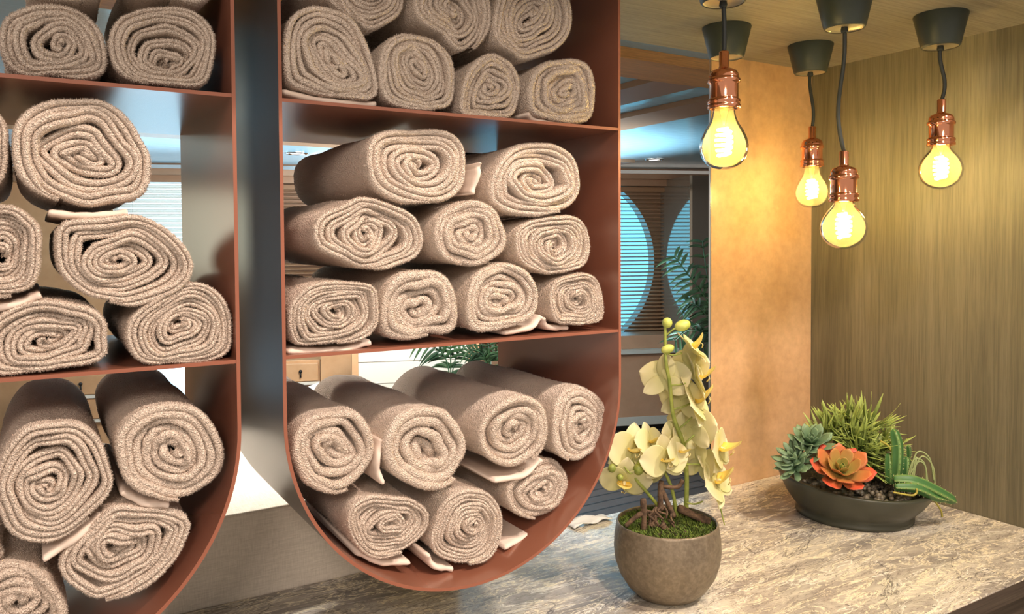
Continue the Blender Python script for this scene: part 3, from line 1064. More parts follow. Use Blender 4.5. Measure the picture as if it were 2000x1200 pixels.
# moss: many tiny blades in clumps
mo = MB()
for q in range(5200):
    a, r_ = rng.uniform(0, 2 * PI), 0.0635 * math.sqrt(rng.random())
    dens = 0.5 + 0.5 * math.sin(a * 3 + 1) * math.cos(r_ * 120 + a)
    if rng.random() > 0.35 + 0.65 * dens + (r_ / 0.064) ** 3:
        continue
    x, y = PX + r_ * math.cos(a), PY + r_ * math.sin(a)
    z = zm + 0.009 * (1 - (r_ / 0.066) ** 2)
    l_ = rng.uniform(0.004, 0.0085)
    b, tl_ = rng.uniform(0, 2 * PI), rng.uniform(0.2, 1.1)
    dx, dy_, dz = math.cos(b) * math.sin(tl_) * l_, math.sin(b) * math.sin(tl_) * l_, math.cos(tl_) * l_
    wx, wy = -math.sin(b) * 0.0008, math.cos(b) * 0.0008
    mo.add([(x - wx, y - wy, z), (x + wx, y + wy, z), (x + dx + wx * .6, y + dy_ + wy * .6, z + dz * .7), (x + dx * 1.1, y + dy_ * 1.1, z + dz)],
           [(0, 1, 2, 3)])
tag(mo.build('moss', M['moss'], pot), kind='stuff')


def pp(px, py, depth=0.0, X=PX, Y=PY):
    """point seen at px, py at the distance of the pot axis, moved back by depth"""
    c, d = ray(px, py)
    dist = (np.array([X, Y, 0]) - c)[:2] @ fwd[:2] + depth
    return c + d * (dist / (d[:2] @ fwd[:2]))


stemA = smooth_path([pp(1340, 1000, .01), pp(1341, 930, .01), pp(1335, 870, .005), pp(1315, 812, 0), pp(1308, 750, 0), pp(1300, 700, 0), pp(1299, 632, 0)])
MB().tube(stemA, list(np.linspace(0.0034, 0.0021, len(stemA))), 10).build('stem', M['stem'], pot)
stemB = smooth_path([pp(1287, 990, 0), pp(1262, 960, -.005), pp(1240, 930, -.01), pp(1252, 898, -.01), pp(1275, 905, -.01)])
MB().tube(stemB, list(np.linspace(0.0026, 0.0014, len(stemB))), 8).build('stem', M['stem'], pot)
stemC = smooth_path([pp(1322, 1010, .0), pp(1312, 955, .0), pp(1290, 910, -.005), pp(1270, 905, -.01), pp(1245, 912, -.015), pp(1232, 925, -.015), pp(1219, 912, -.02)])
MB().tube(stemC, list(np.linspace(0.0026, 0.0010, len(stemC))), 8).build('stem', M['stem'], pot)
for a, b, c_ in [((1301, 655), (1318, 642), (1333, 638)), ((1301, 690), (1315, 694), (1332, 690)), ((1309, 753), (1325, 752), (1348, 747)),
                 ((1312, 800), (1330, 796), (1350, 788)), ((1325, 838), (1338, 828), (1352, 815)), ((1338, 866), (1345, 860), (1356, 850)),
                 ((1341, 908), (1355, 907), (1368, 908)), ((1341, 983), (1358, 985), (1372, 980))]:
    MB().tube(smooth_path([pp(*a, 0), pp(*b, -.002), pp(*c_, 0)], 5), 0.0012, 7).build('flower_stalk', M['stem'], pot)
for px_, py_, rp, el, mt, rz in [(1303, 631, 10, 1.05, 'bud', 0), (1333, 636, 11, 1.45, 'bud', 1), (1304, 682, 9, 1.5, 'bud', 1), (1195, 915, 8, 1.05, 'bud_dark', 0),
                             (1211, 933, 6.5, 1.0, 'bud_dark', 0), (1247, 917, 10.5, 1.1, 'bud_dark', 0)]:
    c_ = pp(px_, py_, -0.015 if mt == 'bud_dark' else 0)
    k = rp / FPX * 1.06
    rot = Matrix.Rotation(1.25, 3, Vector(fwd)) if rz else Matrix.Identity(3)
    MB().ball(c_, k, (1, 1, el), 16, rot=rot).build('bud', M[mt], pot)


def petal(mb, o, d, nrm, L, Wd, curl=0.25, cup=0.1, base=(.86, .82, .60), tip=(.90, .87, .72), pw=0.75, ruff=0.0, nt_=9, ns=7, mi=0):
    """o root, d direction, nrm face normal"""
    d = np.array(d, float)
    d /= np.linalg.norm(d)
    nrm = np.array(nrm, float)
    nrm -= d * (nrm @ d)
    nrm /= np.linalg.norm(nrm)
    s = np.cross(nrm, d)
    vs, fs, cs = [], [], []
    for i in range(nt_):
        t_ = i / (nt_ - 1)
        wv = Wd * (math.sin(PI * min(1, (0.06 + 0.94 * t_) ** pw)) ** 0.6 if t_ < 1 else 0.05) * 0.5
        for j in range(ns):
            u_ = -1 + 2 * j / (ns - 1)
            z = -curl * L * t_ * t_ + cup * Wd * (u_ * u_) * (1 - t_ * .5) + ruff * math.sin(u_ * 5 + t_ * 6) * t_
            p = np.array(o) + d * (L * t_) + s * (wv * u_) + nrm * z
            vs.append(p)
            k = t_
            cs.append([base[q] * (1 - k) + tip[q] * k for q in range(3)])
    for i in range(nt_ - 1):
        for j in range(ns - 1):
            fs.append((i * ns + j, (i + 1) * ns + j, (i + 1) * ns + j + 1, i * ns + j + 1))
    mb.add(vs, fs, mi, cs)


def orchid(center, nrm, up, size, seed=0, warm=0.0, openness=1.0, lipc=(0.95, 0.66, 0.08)):
    rg = random.Random(seed)
    nrm = np.array(nrm, float)
    nrm /= np.linalg.norm(nrm)
    up = np.array(up, float)
    up -= nrm * (up @ nrm)
    up /= np.linalg.norm(up)
    sd = np.cross(up, nrm)
    c = np.array(center, float)
    mb = MB()
    b0, t0 = (.80, .78, .36), (.92, .86, .60)
    for an, L, Wd, off in [(90, .52, .40, -.001), (215, .50, .36, -.001), (325, .50, .36, -.001), (12, .55, .66, .001), (168, .55, .66, .0012)]:
        a = math.radians(an + rg.uniform(-5, 5))
        d = sd * math.cos(a) + up * math.sin(a) + nrm * (0.12 + (1 - openness) * 0.9)
        petal(mb, c + nrm * off, d, nrm, size * L, size * Wd, curl=rg.uniform(.1, .3), cup=rg.uniform(.03, .10), base=b0, tip=t0,
              pw=0.85 if Wd > .5 else .9, ruff=size * .012)
    f = mb.build('flower', M['petal'], pot, colors=True)
    so = f.modifiers.new('thick', 'SOLIDIFY')
    so.thickness = 0.0006
    f.modifiers.new('sub', 'SUBSURF').render_levels = 1
    lb = MB()
    lc = lipc
    lk = 1.0 if openness == 1.0 else 1.5
    petal(lb, c + nrm * .002, -up * .5 + nrm * .9, up, size * .20 * lk, size * .30 * lk, curl=-.9, cup=.28, base=lc, tip=(.95, .80, .30))
    petal(lb, c + nrm * .002, sd * .7 + nrm * .7 - up * .1, up, size * .16, size * .12, curl=-.4, cup=.2, base=lc, tip=(.93, .78, .35))
    petal(lb, c + nrm * .002, -sd * .7 + nrm * .7 - up * .1, up, size * .16, size * .12, curl=-.4, cup=.2, base=lc, tip=(.93, .78, .35))
    lb.tube([c + nrm * .001, c + nrm * size * .08 + up * size * .03, c + nrm * size * .13 + up * size * .015], [size * .03, size * .035, size * .02], 8, col=(.9, .84, .5))
    for s_ in (-1, 1):
        lb.tube([c + nrm * size * .2 - up * size * .1, c + nrm * size * .27 - up * size * .06 + sd * s_ * size * .03, c + nrm * size * .27 - up * size * .01 + sd * s_ * size * .05],
                [size * .012, size * .009, size * .004], 6, col=(.9, .8, .4))
    lb.build('lip', M['petal'], f, colors=True)
    return f


tocam = -fwd
R3, U3 = RGT, UPV
# left spray (faces the viewer)
orchid(pp(1234, 882, -.0), tocam + R3 * .25 + U3 * .1, U3 + R3 * .15, .072, 1)
orchid(pp(1219, 940, -.004), tocam * .9 - U3 * .5 - R3 * .15, U3 + R3 * .2, .068, 2)
orchid(pp(1299, 900, -.015), tocam + R3 * .25 + U3 * .05, U3 - R3 * .1, .066, 3)
orchid(pp(1269, 866, .004), tocam * .7 + R3 * .6 + U3 * .35, U3, .056, 4)
orchid(pp(1324, 884, -.004), tocam * .6 + R3 * .8 + U3 * .1, U3 + R3 * .2, .062, 5)
orchid(pp(1262, 925, .008), tocam * .8 - U3 * .4 + R3 * .3, U3, .056, 6)
# right spray (turned away, seen from side and behind)
orchid(pp(1352, 686, 0), R3 * .75 + U3 * .75 + tocam * .12, -R3 * .4 + U3 * .8, .060, 11, openness=.75)
orchid(pp(1299, 741, .012), -tocam * .8 + R3 * .45 - U3 * .2, U3, .068, 12)
orchid(pp(1357, 742, 0), R3 * .95 + U3 * .30 + tocam * .15, U3 - R3 * .2, .070, 13, openness=.8)
orchid(pp(1330, 782, .012), -tocam * .7 + R3 * .6, U3, .066, 14)
orchid(pp(1357, 790, 0), R3 * .8 + U3 * .55 + tocam * .35, U3 - R3 * .3, .080, 15, openness=.85)
orchid(pp(1350, 835, .010), -tocam * .6 + R3 * .7 - U3 * .1, U3, .076, 16)
orchid(pp(1402, 880, 0), R3 * .8 + U3 * .15 + tocam * .45, U3 - R3 * .1, .076, 17, openness=.85)
orchid(pp(1366, 905, .008), -tocam * .4 + R3 * .8 - U3 * .2, U3, .062, 18)
orchid(pp(1396, 945, 0), R3 * .7 + U3 * .45 + tocam * .45, U3 - R3 * .35, .080, 19, openness=.85)
orchid(pp(1330, 850, .014), -tocam * .6 - R3 * .3 - U3 * .1, U3, .06, 20)
orchid(pp(1345, 715, .014), -tocam * .5 + R3 * .6 - U3 * .1, U3, .06, 21)
# bark pieces and aerial roots on the moss
for pts_, r0, r1 in [([(1385, 1020), (1350, 1005), (1325, 992)], .0058, .0050), ([(1222, 1028), (1240, 1012), (1262, 998)], .0028, .0036),
                     ([(1312, 1046), (1300, 1035), (1292, 1025)], .0048, .0040), ([(1256, 1045), (1258, 1010), (1256, 975)], .0032, .0042),
                     ([(1316, 1010), (1305, 985), (1288, 945)], .0042, .0026), ([(1290, 995), (1290, 960), (1292, 940)], .0042, .0034),
                     ([(1292, 950), (1322, 952), (1334, 938)], .0026, .0030), ([(1270, 1020), (1280, 1000), (1300, 992)], .0038, .0030)]:
    dp = -0.03 if pts_[0][1] > 1025 else -0.006
    P_ = smooth_path([pp(a, b, dp) for a, b in pts_], 7)
    n_ = len(P_)
    rg = random.Random(int(pts_[0][0]))
    MB().tube(P_, [(r0 + (r1 - r0) * k / (n_ - 1)) * rg.uniform(.88, 1.12) for k in range(n_)], 10).build('bark_piece', M['bark'], pot)
rt = MB()
rg = random.Random(5)
for k in range(34):
    x0, y0 = rg.uniform(1262, 1312), rg.uniform(985, 1030)
    P_ = smooth_path([pp(x0, y0, -.02), pp(x0 + rg.uniform(-8, 8), y0 + 8, -.026), pp(x0 + rg.uniform(-14, 14), y0 + rg.uniform(12, 24), -.026)], 4)
    rt.tube(P_, 0.0016 * rg.uniform(.7, 1.2), 6)
tag(rt.build('air_roots', M['bark'], pot), kind='stuff')
P_ = smooth_path([pp(1397, 972, 0), pp(1405, 985, 0), pp(1410, 1005, 0), pp(1415, 1026, 0)], 6)
MB().tube(P_, [.0012 * (1 - .6 * abs(k / (len(P_) - 1) - .4)) for k in range(len(P_))], 6).build('hanging_root', M['stem'], pot)

# ------------------------------------------------------------------ succulent bowl
BX, BY = 0.991, 0.032
bowl = thing('succulent_bowl', 'dark olive shallow bowl planted with a coral red rosette, spiky tufts and cacti', 'planter', (BX, BY, ZK))
zb_ = 0.066
RB = 0.127
ax = np.array([.25, -.97])
ax /= np.linalg.norm(ax)
ay = np.array([-ax[1], ax[0]])


def oval(p):
    d = np.array([p[0] - BX, p[1] - BY])
    k = .94
    tz = -0.07 * (d @ ax) * max(0, (p[2] - ZK - .012) / .054)
    q = np.array([BX, BY]) + ax * (d @ ax) + ay * (d @ ay) * k
    return (q[0], q[1], p[2] + tz)


prof = [(0.0001, 0.004), (0.091, 0.004), (0.094, 0.0), (0.0960, 0.001), (0.0960, 0.006), (0.093, 0.011), (0.101, 0.019), (0.112, 0.033), (0.121, 0.049), (RB - .001, zb_ - 0.005), (RB, zb_ - 0.001),
        (RB - .0015, zb_), (RB - 0.011, zb_ - .0015), (RB - 0.0125, zb_ - 0.004), (RB - .015, zb_ - 0.014), (0.0001, zb_ - .016)]
MB().lathe(prof, (BX, BY, ZK), 80, fn=oval).build('bowl', M['bowl'], bowl)
gm = MB()
rg = random.Random(9)
GZ = ZK + zb_ - 0.013
for k in range(420):
    a, r_ = rg.uniform(0, 2 * PI), 0.108 * math.sqrt(rg.random())
    v = rg.uniform(.05, .2)
    gm.ball((*oval((BX + r_ * math.cos(a), BY + r_ * math.sin(a), GZ))[:2], GZ + rg.uniform(-.002, .003)), rg.uniform(.003, .0065), (1, rg.uniform(.6, 1), rg.uniform(.5, .9)), 8,
            col=(v, v * .85, v * .6))
tag(gm.build('gravel', M['leaf'], bowl, colors=True), kind='stuff')


def bp(px, py, back=0.0):
    return pp(px, py, back, BX, BY)


def fat_leaf(mb, o, d, nrm, L, Wd, T, c0, c1, edge=None, pw=1.5, curl=0.15, tipcurl=0.0, nt_=8, taper=.62):
    d = np.array(d, float)
    d /= np.linalg.norm(d)
    nrm = np.array(nrm, float)
    nrm -= d * (nrm @ d)
    nrm /= np.linalg.norm(nrm) + 1e-9
    s = np.cross(nrm, d)
    vs, fs, cs = [], [], []
    K = 8
    for i in range(nt_):
        t_ = i / (nt_ - 1)
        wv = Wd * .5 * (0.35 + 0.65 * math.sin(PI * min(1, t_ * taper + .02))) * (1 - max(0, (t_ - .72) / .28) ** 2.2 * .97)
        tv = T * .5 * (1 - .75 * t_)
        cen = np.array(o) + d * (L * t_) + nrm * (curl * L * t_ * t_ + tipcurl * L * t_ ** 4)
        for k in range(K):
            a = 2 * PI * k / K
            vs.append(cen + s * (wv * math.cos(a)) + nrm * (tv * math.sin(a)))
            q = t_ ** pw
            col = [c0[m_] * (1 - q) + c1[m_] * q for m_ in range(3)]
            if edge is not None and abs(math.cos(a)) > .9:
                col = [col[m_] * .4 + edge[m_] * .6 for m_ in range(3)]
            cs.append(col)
    for i in range(nt_ - 1):
        for k in range(K):
            k2 = (k + 1) % K
            fs.append((i * K + k, (i + 1) * K + k, (i + 1) * K + k2, i * K + k2))
    fs.append(tuple(range(K)))
    fs.append(tuple(reversed([(nt_ - 1) * K + k for k in range(K)])))
    mb.add(vs, fs, 0, cs)


def rosette(name, c, axis, rad, rings, c0, c1, edge, Wk=.5, seed=0, label=None, T=.12, inner=False):
    axis = np.array(axis, float)
    axis /= np.linalg.norm(axis)
    s = np.cross(axis, [0.3, 0.2, 1.0])
    s /= np.linalg.norm(s)
    t2 = np.cross(axis, s)
    rg = random.Random(seed)
    mb = MB()
    for ri, (n_, el, ln) in enumerate(rings):
        for k in range(n_):
            a = 2 * PI * k / n_ + ri * .55 + rg.uniform(-.1, .1)
            dd = (s * math.cos(a) + t2 * math.sin(a)) * math.cos(el) + axis * math.sin(el)
            L = rad * ln * rg.uniform(.92, 1.06)
            g_ = min(1, ri / 4) if inner else 0
            cc0, cc1 = [c0[q] for q in range(3)], [c1[q] * (1 - g_) + c0[q] * 1.5 * g_ for q in range(3)]
            fat_leaf(mb, np.array(c) + dd * rad * .06 + axis * rad * .03 * ri, dd, axis, L, L * Wk, L * T, cc0, cc1, edge, pw=.9 if inner else 1.5, curl=.22, tipcurl=.05, taper=.68)
    o = mb.build(name, M['leaf'], bowl, colors=True)
    if label:
        o['label'] = label
    return o


RED, GRN = (.76, .065, .04), (.23, .30, .07)
rosette('rosette_succulent', bp(1640, 925, -.075), tocam * .62 + UPV * .78 - RGT * .03, .050,
        [(6, .12, 1.0), (6, .35, .95), (6, .65, .72), (5, .95, .48), (4, 1.25, .3)], GRN, RED, (.85, .22, .10), .62, 3, 'coral red rosette with green centre', T=.10, inner=True)
G0, G1 = (.06, .13, .06), (.24, .36, .20)
rosette('rosette_succulent', bp(1583, 868, -.03), tocam * .45 + UPV * .9 - RGT * .1, .040,
        [(7, .1, 1.0), (7, .4, .85), (6, .75, .65), (5, 1.1, .4)], G0, G1, (.28, .40, .26), .52, 4, 'blue green rosette')
rosette('rosette_succulent', bp(1556, 898, -.045), tocam * .3 + UPV * .75 - RGT * .5, .040,
        [(8, -.1, 1.0), (8, .25, .9), (7, .6, .7), (5, 1.0, .4)], G0, G1, (.28, .40, .26), .34, 6, 'grey green rosette')
rosette('rosette_succulent', bp(1553, 915, -.06), tocam * .5 + UPV * .6 - RGT * .45, .030,
        [(6, 0, 1.0), (6, .4, .8)], G0, G1, (.28, .40, .26), .40, 8)


def tuft(c, axis, rad, n_, seed, c0, c1, wk=.0034):
    rg = random.Random(seed)
    axis = Vector([float(q) for q in axis]).normalized()
    mb = MB()
    for k in range(n_):
        while True:
            d = Vector((rg.gauss(0, 1), rg.gauss(0, 1), rg.gauss(0, 1))).normalized()
            if d.dot(axis) > -.25:
                break
        L = rad * rg.uniform(.75, 1.1)
        dd = np.array(d)
        nn = np.array(axis)
        fat_leaf(mb, np.array(c) + dd * rad * .08 - nn * rad * rg.uniform(0, .3), dd, nn + .01, L, wk, .0016, c0, c1, None, pw=1.0, curl=rg.uniform(-.15, .3), nt_=7, taper=1.0)
    mb.tube([np.array(c) - np.array(axis) * rad * 1.2, c], [.003, .002], 6, col=(.1, .12, .04))
    return mb.build('spiky_tuft', M['leaf'], bowl, colors=True)


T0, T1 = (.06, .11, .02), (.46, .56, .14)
for i, (px_, py_, bk, rad, n_) in enumerate([(1655, 845, .02, .044, 120), (1697, 832, .025, .042, 120), (1625, 838, .03, .036, 90), (1605, 858, .01, .036, 80), (1680, 880, -.02, .042, 130),
                                          (1715, 880, -.005, .036, 90), (1668, 860, .0, .036, 90), (1702, 905, -.02, .032, 90), (1732, 868, .02, .036, 80), (1725, 912, .0, .030, 70),
                                          (1660, 820, .045, .034, 80)]):
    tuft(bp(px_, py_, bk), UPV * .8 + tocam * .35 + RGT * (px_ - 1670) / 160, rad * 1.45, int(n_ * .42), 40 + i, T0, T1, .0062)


def cactus(p, r, label=None, seed=0):
    """ribbed four sided cactus column along path p with small teeth on the ribs"""
    P = smooth_path(p, 8)
    n_ = len(P)
    mb = MB()
    K = 16
    up = np.array([0.2, 0.1, 1.0])
    vs, fs, cs = [], [], []
    rg = random.Random(seed)
    teeth = []
    for i in range(n_):
        d = P[min(i + 1, n_ - 1)] - P[max(i - 1, 0)]
        d /= np.linalg.norm(d)
        s = np.cross(d, fwd)
        s /= np.linalg.norm(s)
        q = np.cross(s, d)
        t_ = i / (n_ - 1)
        rr_ = r * (0.75 + 0.5 * math.sin(PI * min(1, t_ * 1.05)) ** .5) * (1 if t_ < .85 else math.sqrt(max(0.02, 1 - ((t_ - .85) / .15) ** 2)))
        for k in range(K):
            a = 2 * PI * k / K
            rib = 0.62 + 0.38 * abs(math.cos(2 * a)) ** 1.5
            v = s * math.cos(a) * rr_ * rib + q * math.sin(a) * rr_ * rib
            vs.append(P[i] + v)
            e = abs(math.cos(2 * a)) > .9
            cs.append((.22, .36, .10) if e else (.06, .17, .05))
            if e and k % 4 == 0 and i % 2 == 0 and i < n_ - 1:
                teeth.append((P[i] + v, v / (np.linalg.norm(v) + 1e-9), d))
    for i in range(n_ - 1):
        for k in range(K):
            k2 = (k + 1) % K
            fs.append((i * K + k, i * K + k2, (i + 1) * K + k2, (i + 1) * K + k))
    fs.append(tuple(reversed(range(K))))
    fs.append(tuple((n_ - 1) * K + k for k in range(K)))
    mb.add(vs, fs, 0, cs)
    for p_, v, d in teeth:
        mb.tube([p_ - v * .0005, p_ + v * .0022 + d * .0006], [.0008, .0002], 5, col=(.5, .5, .25))
    o = mb.build('cactus', M['leaf'], bowl, colors=True)
    if label:
        o['label'] = label
    return o


cactus([bp(1748, 948, -.055), bp(1752, 905, -.055), bp(1752, 868, -.05), bp(1744, 838, -.045)], .0085, 'upright ribbed cactus', 1)
cactus([bp(1737, 945, -.05), bp(1736, 915, -.05), bp(1735, 885, -.045)], .006, None, 2)
cactus([bp(1767, 945, -.04), bp(1769, 915, -.04), bp(1770, 892, -.035)], .0075, None, 3)
cactus([bp(1775, 895, -.03), bp(1775, 880, -.03), bp(1773, 870, -.03)], .0035, None, 4)
cactus([bp(1745, 938, -.085), bp(1785, 942, -.09), bp(1830, 962, -.085), bp(1868, 982, -.075)], .0085, 'green cactus arm lying over the bowl rim', 5)
cactus([bp(1748, 952, -.10), bp(1790, 955, -.10), bp(1825, 970, -.09), bp(1850, 977, -.08)], .0065, None, 6)
for i, (a, b, c_, d_) in enumerate([((1775, 940), (1790, 885), (1815, 895), (1824, 940)), ((1772, 935), (1785, 898), (1805, 905), (1812, 945)), ((1780, 930), (1800, 892), (1822, 912), (1826, 950)),
                                    ((1778, 925), (1795, 902), (1808, 915), (1808, 950)), ((1782, 932), (1786, 905), (1790, 895), (1783, 945)), ((1720, 862), (1738, 875), (1745, 905), (1743, 935)),
                                    ((1790, 955), (1790, 963), (1780, 968), (1745, 962)), ((1822, 972), (1830, 985), (1838, 998), (1840, 1010))]):
    P_ = smooth_path([bp(*q, -.05 if i != 6 else -.11) for q in (a, b, c_, d_)], 7)
    yel = i in (5, 6, 7)
    MB().tube(P_, .0013 if not yel else .0017, 6, col=(.45, .38, .07) if yel else (.36, .42, .18)).build('grass_strand', M['leaf'], bowl, colors=True)

# ------------------------------------------------------------------ the saloon behind
PB = math.radians(110.3)            # direction along the window wall
DW = np.array([math.sin(PB), math.cos(PB), 0.0])
NW = np.array([-DW[1], DW[0], 0.0])     # away from the viewer
_c, _d = ray(1300, 500)
P0 = _c + _d * (5.7 / (_d @ fwd))
P0[2] = 0


def F(s, n, z):
    p = P0 + DW * s + NW * n
    return (p[0], p[1], z)


def sw(px, py=475, n=0.0):
    """coordinate along the window wall of a picture column, and its height"""
    c, d = ray(px, py)
    k = ((P0 + NW * n - c) @ NW) / (d @ NW)
    p = c + d * k
    return (p - P0) @ DW, p[2]


FLZ = -1.3
WT = sw(1300, 333)[1]
st_ = struct('floor', MB().box(-3.5, 9, -0.2, 8.5, FLZ - .05, FLZ), M['deck'])
S = lambda px, n=0.0: sw(px, 475, n)[0]
Zp = lambda px, py, n=0.0: sw(px, py, n)[1]
# window wall with one round and one wide opening
zw0, zw1 = Zp(1250, 676), Zp(1250, 366)
cS, cZ = sw(1113, 514)
RP = sw(1288, 514)[0] - cS
wm = MB()
sa, sb = S(535), S(1303)
n_ = 72
# face of the wall around the round port
ring_o = []
for k in range(n_):
    a = 2 * PI * k / n_
    ca, sa_ = math.cos(a), math.sin(a)
    k1 = min((sb - cS) / ca if ca > 1e-6 else 1e9, (sa - cS) / ca if ca < -1e-6 else 1e9,
             (WT - cZ) / sa_ if sa_ > 1e-6 else 1e9, (FLZ - cZ) / sa_ if sa_ < -1e-6 else 1e9)
    ring_o.append((cS + ca * k1, cZ + sa_ * k1))
vs = []
for k in range(n_):
    a = 2 * PI * k / n_
    s_, z_ = cS + RP * math.cos(a), cZ + RP * math.sin(a)
    vs += [F(s_, .10, z_), F(s_, .22, z_), F(ring_o[k][0], .10, ring_o[k][1]), F(ring_o[k][0], .22, ring_o[k][1])]
fs = []
for k in range(n_):
    a, b = 4 * k, 4 * ((k + 1) % n_)
    fs += [(a, a + 2, b + 2, b), (a + 1, b + 1, b + 3, a + 3), (a, b, b + 1, a + 1)]
wm.add(vs, fs, 0, None, True)
struct('wall_far', wm, M['cab_brown'])
# wide window on the left: jambs, lintel, sill wall
wl = MB()
s0, s1 = S(213), S(535)
zl0, zl1 = Zp(320, 850), Zp(320, 345)
wl.box(-9 + 0, s0, .10, .22, FLZ, WT, F)
wl.box(s0, s1, .10, .22, FLZ, zl0, F)
wl.box(s0, s1, .10, .22, zl1, WT, F)
wl.box(sb, sb + 3, .10, .22, FLZ, WT, F)
struct('wall_left', wl, M['cab_honey'])
struct('window_1', MB().box(cS - 1.6, sb + .3, .60, .62, cZ - 1.2, cZ + 1.2, F), M['sky_blue'])
struct('window_2', MB().box(s0 - .3, s1 + .1, .50, .52, zl0 - .2, zl1 + .2, F), M['sky_white'])


def blind(name, label, s0, s1, z0, z1, n, pitch, wdt, tilt, mt, group):
    b = thing(name, label, 'blind', F((s0 + s1) / 2, n, z0), group)
    b['kind'] = ''
    del b['kind']
    mb = MB()
    k = 0
    z = z1 - .03
    ct_, st2 = math.cos(tilt) * wdt / 2, math.sin(tilt) * wdt / 2
    while z > z0 + .02:
        t_ = .0014
        vs = []
        for s_ in (s0, s1):
            vs += [F(s_, n - ct_, z - st2 - t_), F(s_, n, z + .002 - t_), F(s_, n + ct_, z + st2 - t_), F(s_, n + ct_, z + st2 + t_), F(s_, n, z + .002 + t_), F(s_, n - ct_, z - st2 + t_)]
        mb.add(vs, [(i, (i + 1) % 6, 6 + (i + 1) % 6, 6 + i) for i in range(6)] + [(5, 4, 3, 2, 1, 0), (6, 7, 8, 9, 10, 11)], 0, None, True)
        z -= pitch
        k += 1
    tag(mb.build('slats', mt, b), kind='stuff')
    MB().box(s0, s1, n - .02, n + .02, z1 - .03, z1, F).build('head_rail', mt, b)
    MB().box(s0, s1, n - .012, n + .012, z0, z0 + .018, F).build('bottom_rail', mt, b)
    cm = MB()
    for q in (.12, .5, .88):
        s_ = s0 + (s1 - s0) * q
        cm.tube([F(s_, n - ct_ - .002, z1 - .02), F(s_, n - ct_ - .002, z0 + .01)], .0016, 5)
    cm.build('ladder_cord', M['cream'], b)
    return b


blind('venetian_blind', 'brown wooden venetian blind over the round blue porthole', S(545), S(1300), zw0, zw1, .04, .0275, .030, math.radians(14), M['slat_brown'], 'venetian blinds on the far windows')
blind('venetian_blind', 'cream venetian blind over the bright wide window seen through the left rack', s0 + .02, S(532), Zp(320, 695), zl1, .04, .031, .034, math.radians(-38), M['slat_white'], 'venetian blinds on the far windows')
wa, wb_ = S(-470), S(-270)
w3 = thing('window_3', None, None, F((wa + wb_) / 2, .09, 0), kind='structure')
wz0, wz1 = Zp(-370, 560), Zp(-370, 350)
MB().box(wa, wb_, .085, .098, wz0, wz1, F).build('pane', M['sky_warm'], w3)
for x_0, x_1, z_0, z_1 in ((wa - .06, wa - .001, wz0 - .06, wz1 + .06), (wb_ + .001, wb_ + .06, wz0 - .06, wz1 + .06), (wa, wb_, wz1 + .001, wz1 + .06), (wa, wb_, wz0 - .06, wz0 - .001)):
    MB().box(x_0, x_1, .06, .099, z_0, z_1, F).build('frame', M['cab_honey'], w3)
# head trims
hb = MB()
hb.box(-6, sb + 3, -.10, .10, Zp(1300, 352), WT, F)
hb.box(-6, sb + 3, -.02, .10, Zp(1300, 364), Zp(1300, 352), F)
struct('trim_1', hb, M['cab_brown'])
struct('trim_2', MB().box(-6, sb + 3, -.12, -.101, WT - .035, WT - .012, F), M['chrome'])
# gloss column beside the round window, dark cabinet to its right
cn = 0.62
s_a = S(1300)
col = thing('gloss_column', 'glossy taupe side panel beside the porthole mirroring its blind', 'panel', F(s_a + .02, -.2, FLZ))
MB().box(s_a, s_a + .02, -.42, .099, FLZ, Zp(1300, 352) - .001, F).build('side_panel', M['taupe'], col)
cs0 = sw(1345, 475, -.42)[0]
dk = thing('tall_cabinet', 'tall dark brown lacquered cabinet behind the palm, left of the tan panel', 'cabinet', F(cs0 + .5, -.2, FLZ))
MB().box(s_a + .021, cs0 + 1.4, -.42, .099, FLZ, Zp(1300, 352) - .001, F).build('cabinet_body', M['dark_lacquer'], dk)
# low cabinet under the porthole
lc_ = thing('low_cabinet', 'long tan cabinet with a pale ledge under the porthole', 'cabinet', F(s_a - 1, -.15, FLZ))
q0, q1 = S(1000), s_a - .001
MB().box(q0, q1, -.25, -.001, Zp(1300, 812, -.25), Zp(1300, 690, -.25), F).build('cabinet_front', M['cab_brown'], lc_, bevel=.004)
MB().box(q0, q1, -.28, -.001, Zp(1300, 690, -.28) + .0005, Zp(1300, 684, -.28) + .006, F).build('ledge', M['grey'], lc_)
MB().box(q0, q1, -.22, -.001, Zp(1300, 683, -.22) + .012, Zp(1300, 668, -.22) + .05, F).build('upper_rail', M['cab_brown'], lc_)
MB().box(q0, q1, -.26, -.001, Zp(1300, 828, -.26), Zp(1300, 812, -.26) - .0005, F).build('kick_board', M['grey'], lc_)
MB().box(q0, q1, -.20, -.001, FLZ + .001, Zp(1300, 828, -.26) - .0005, F).build('plinth', M['black'], lc_)


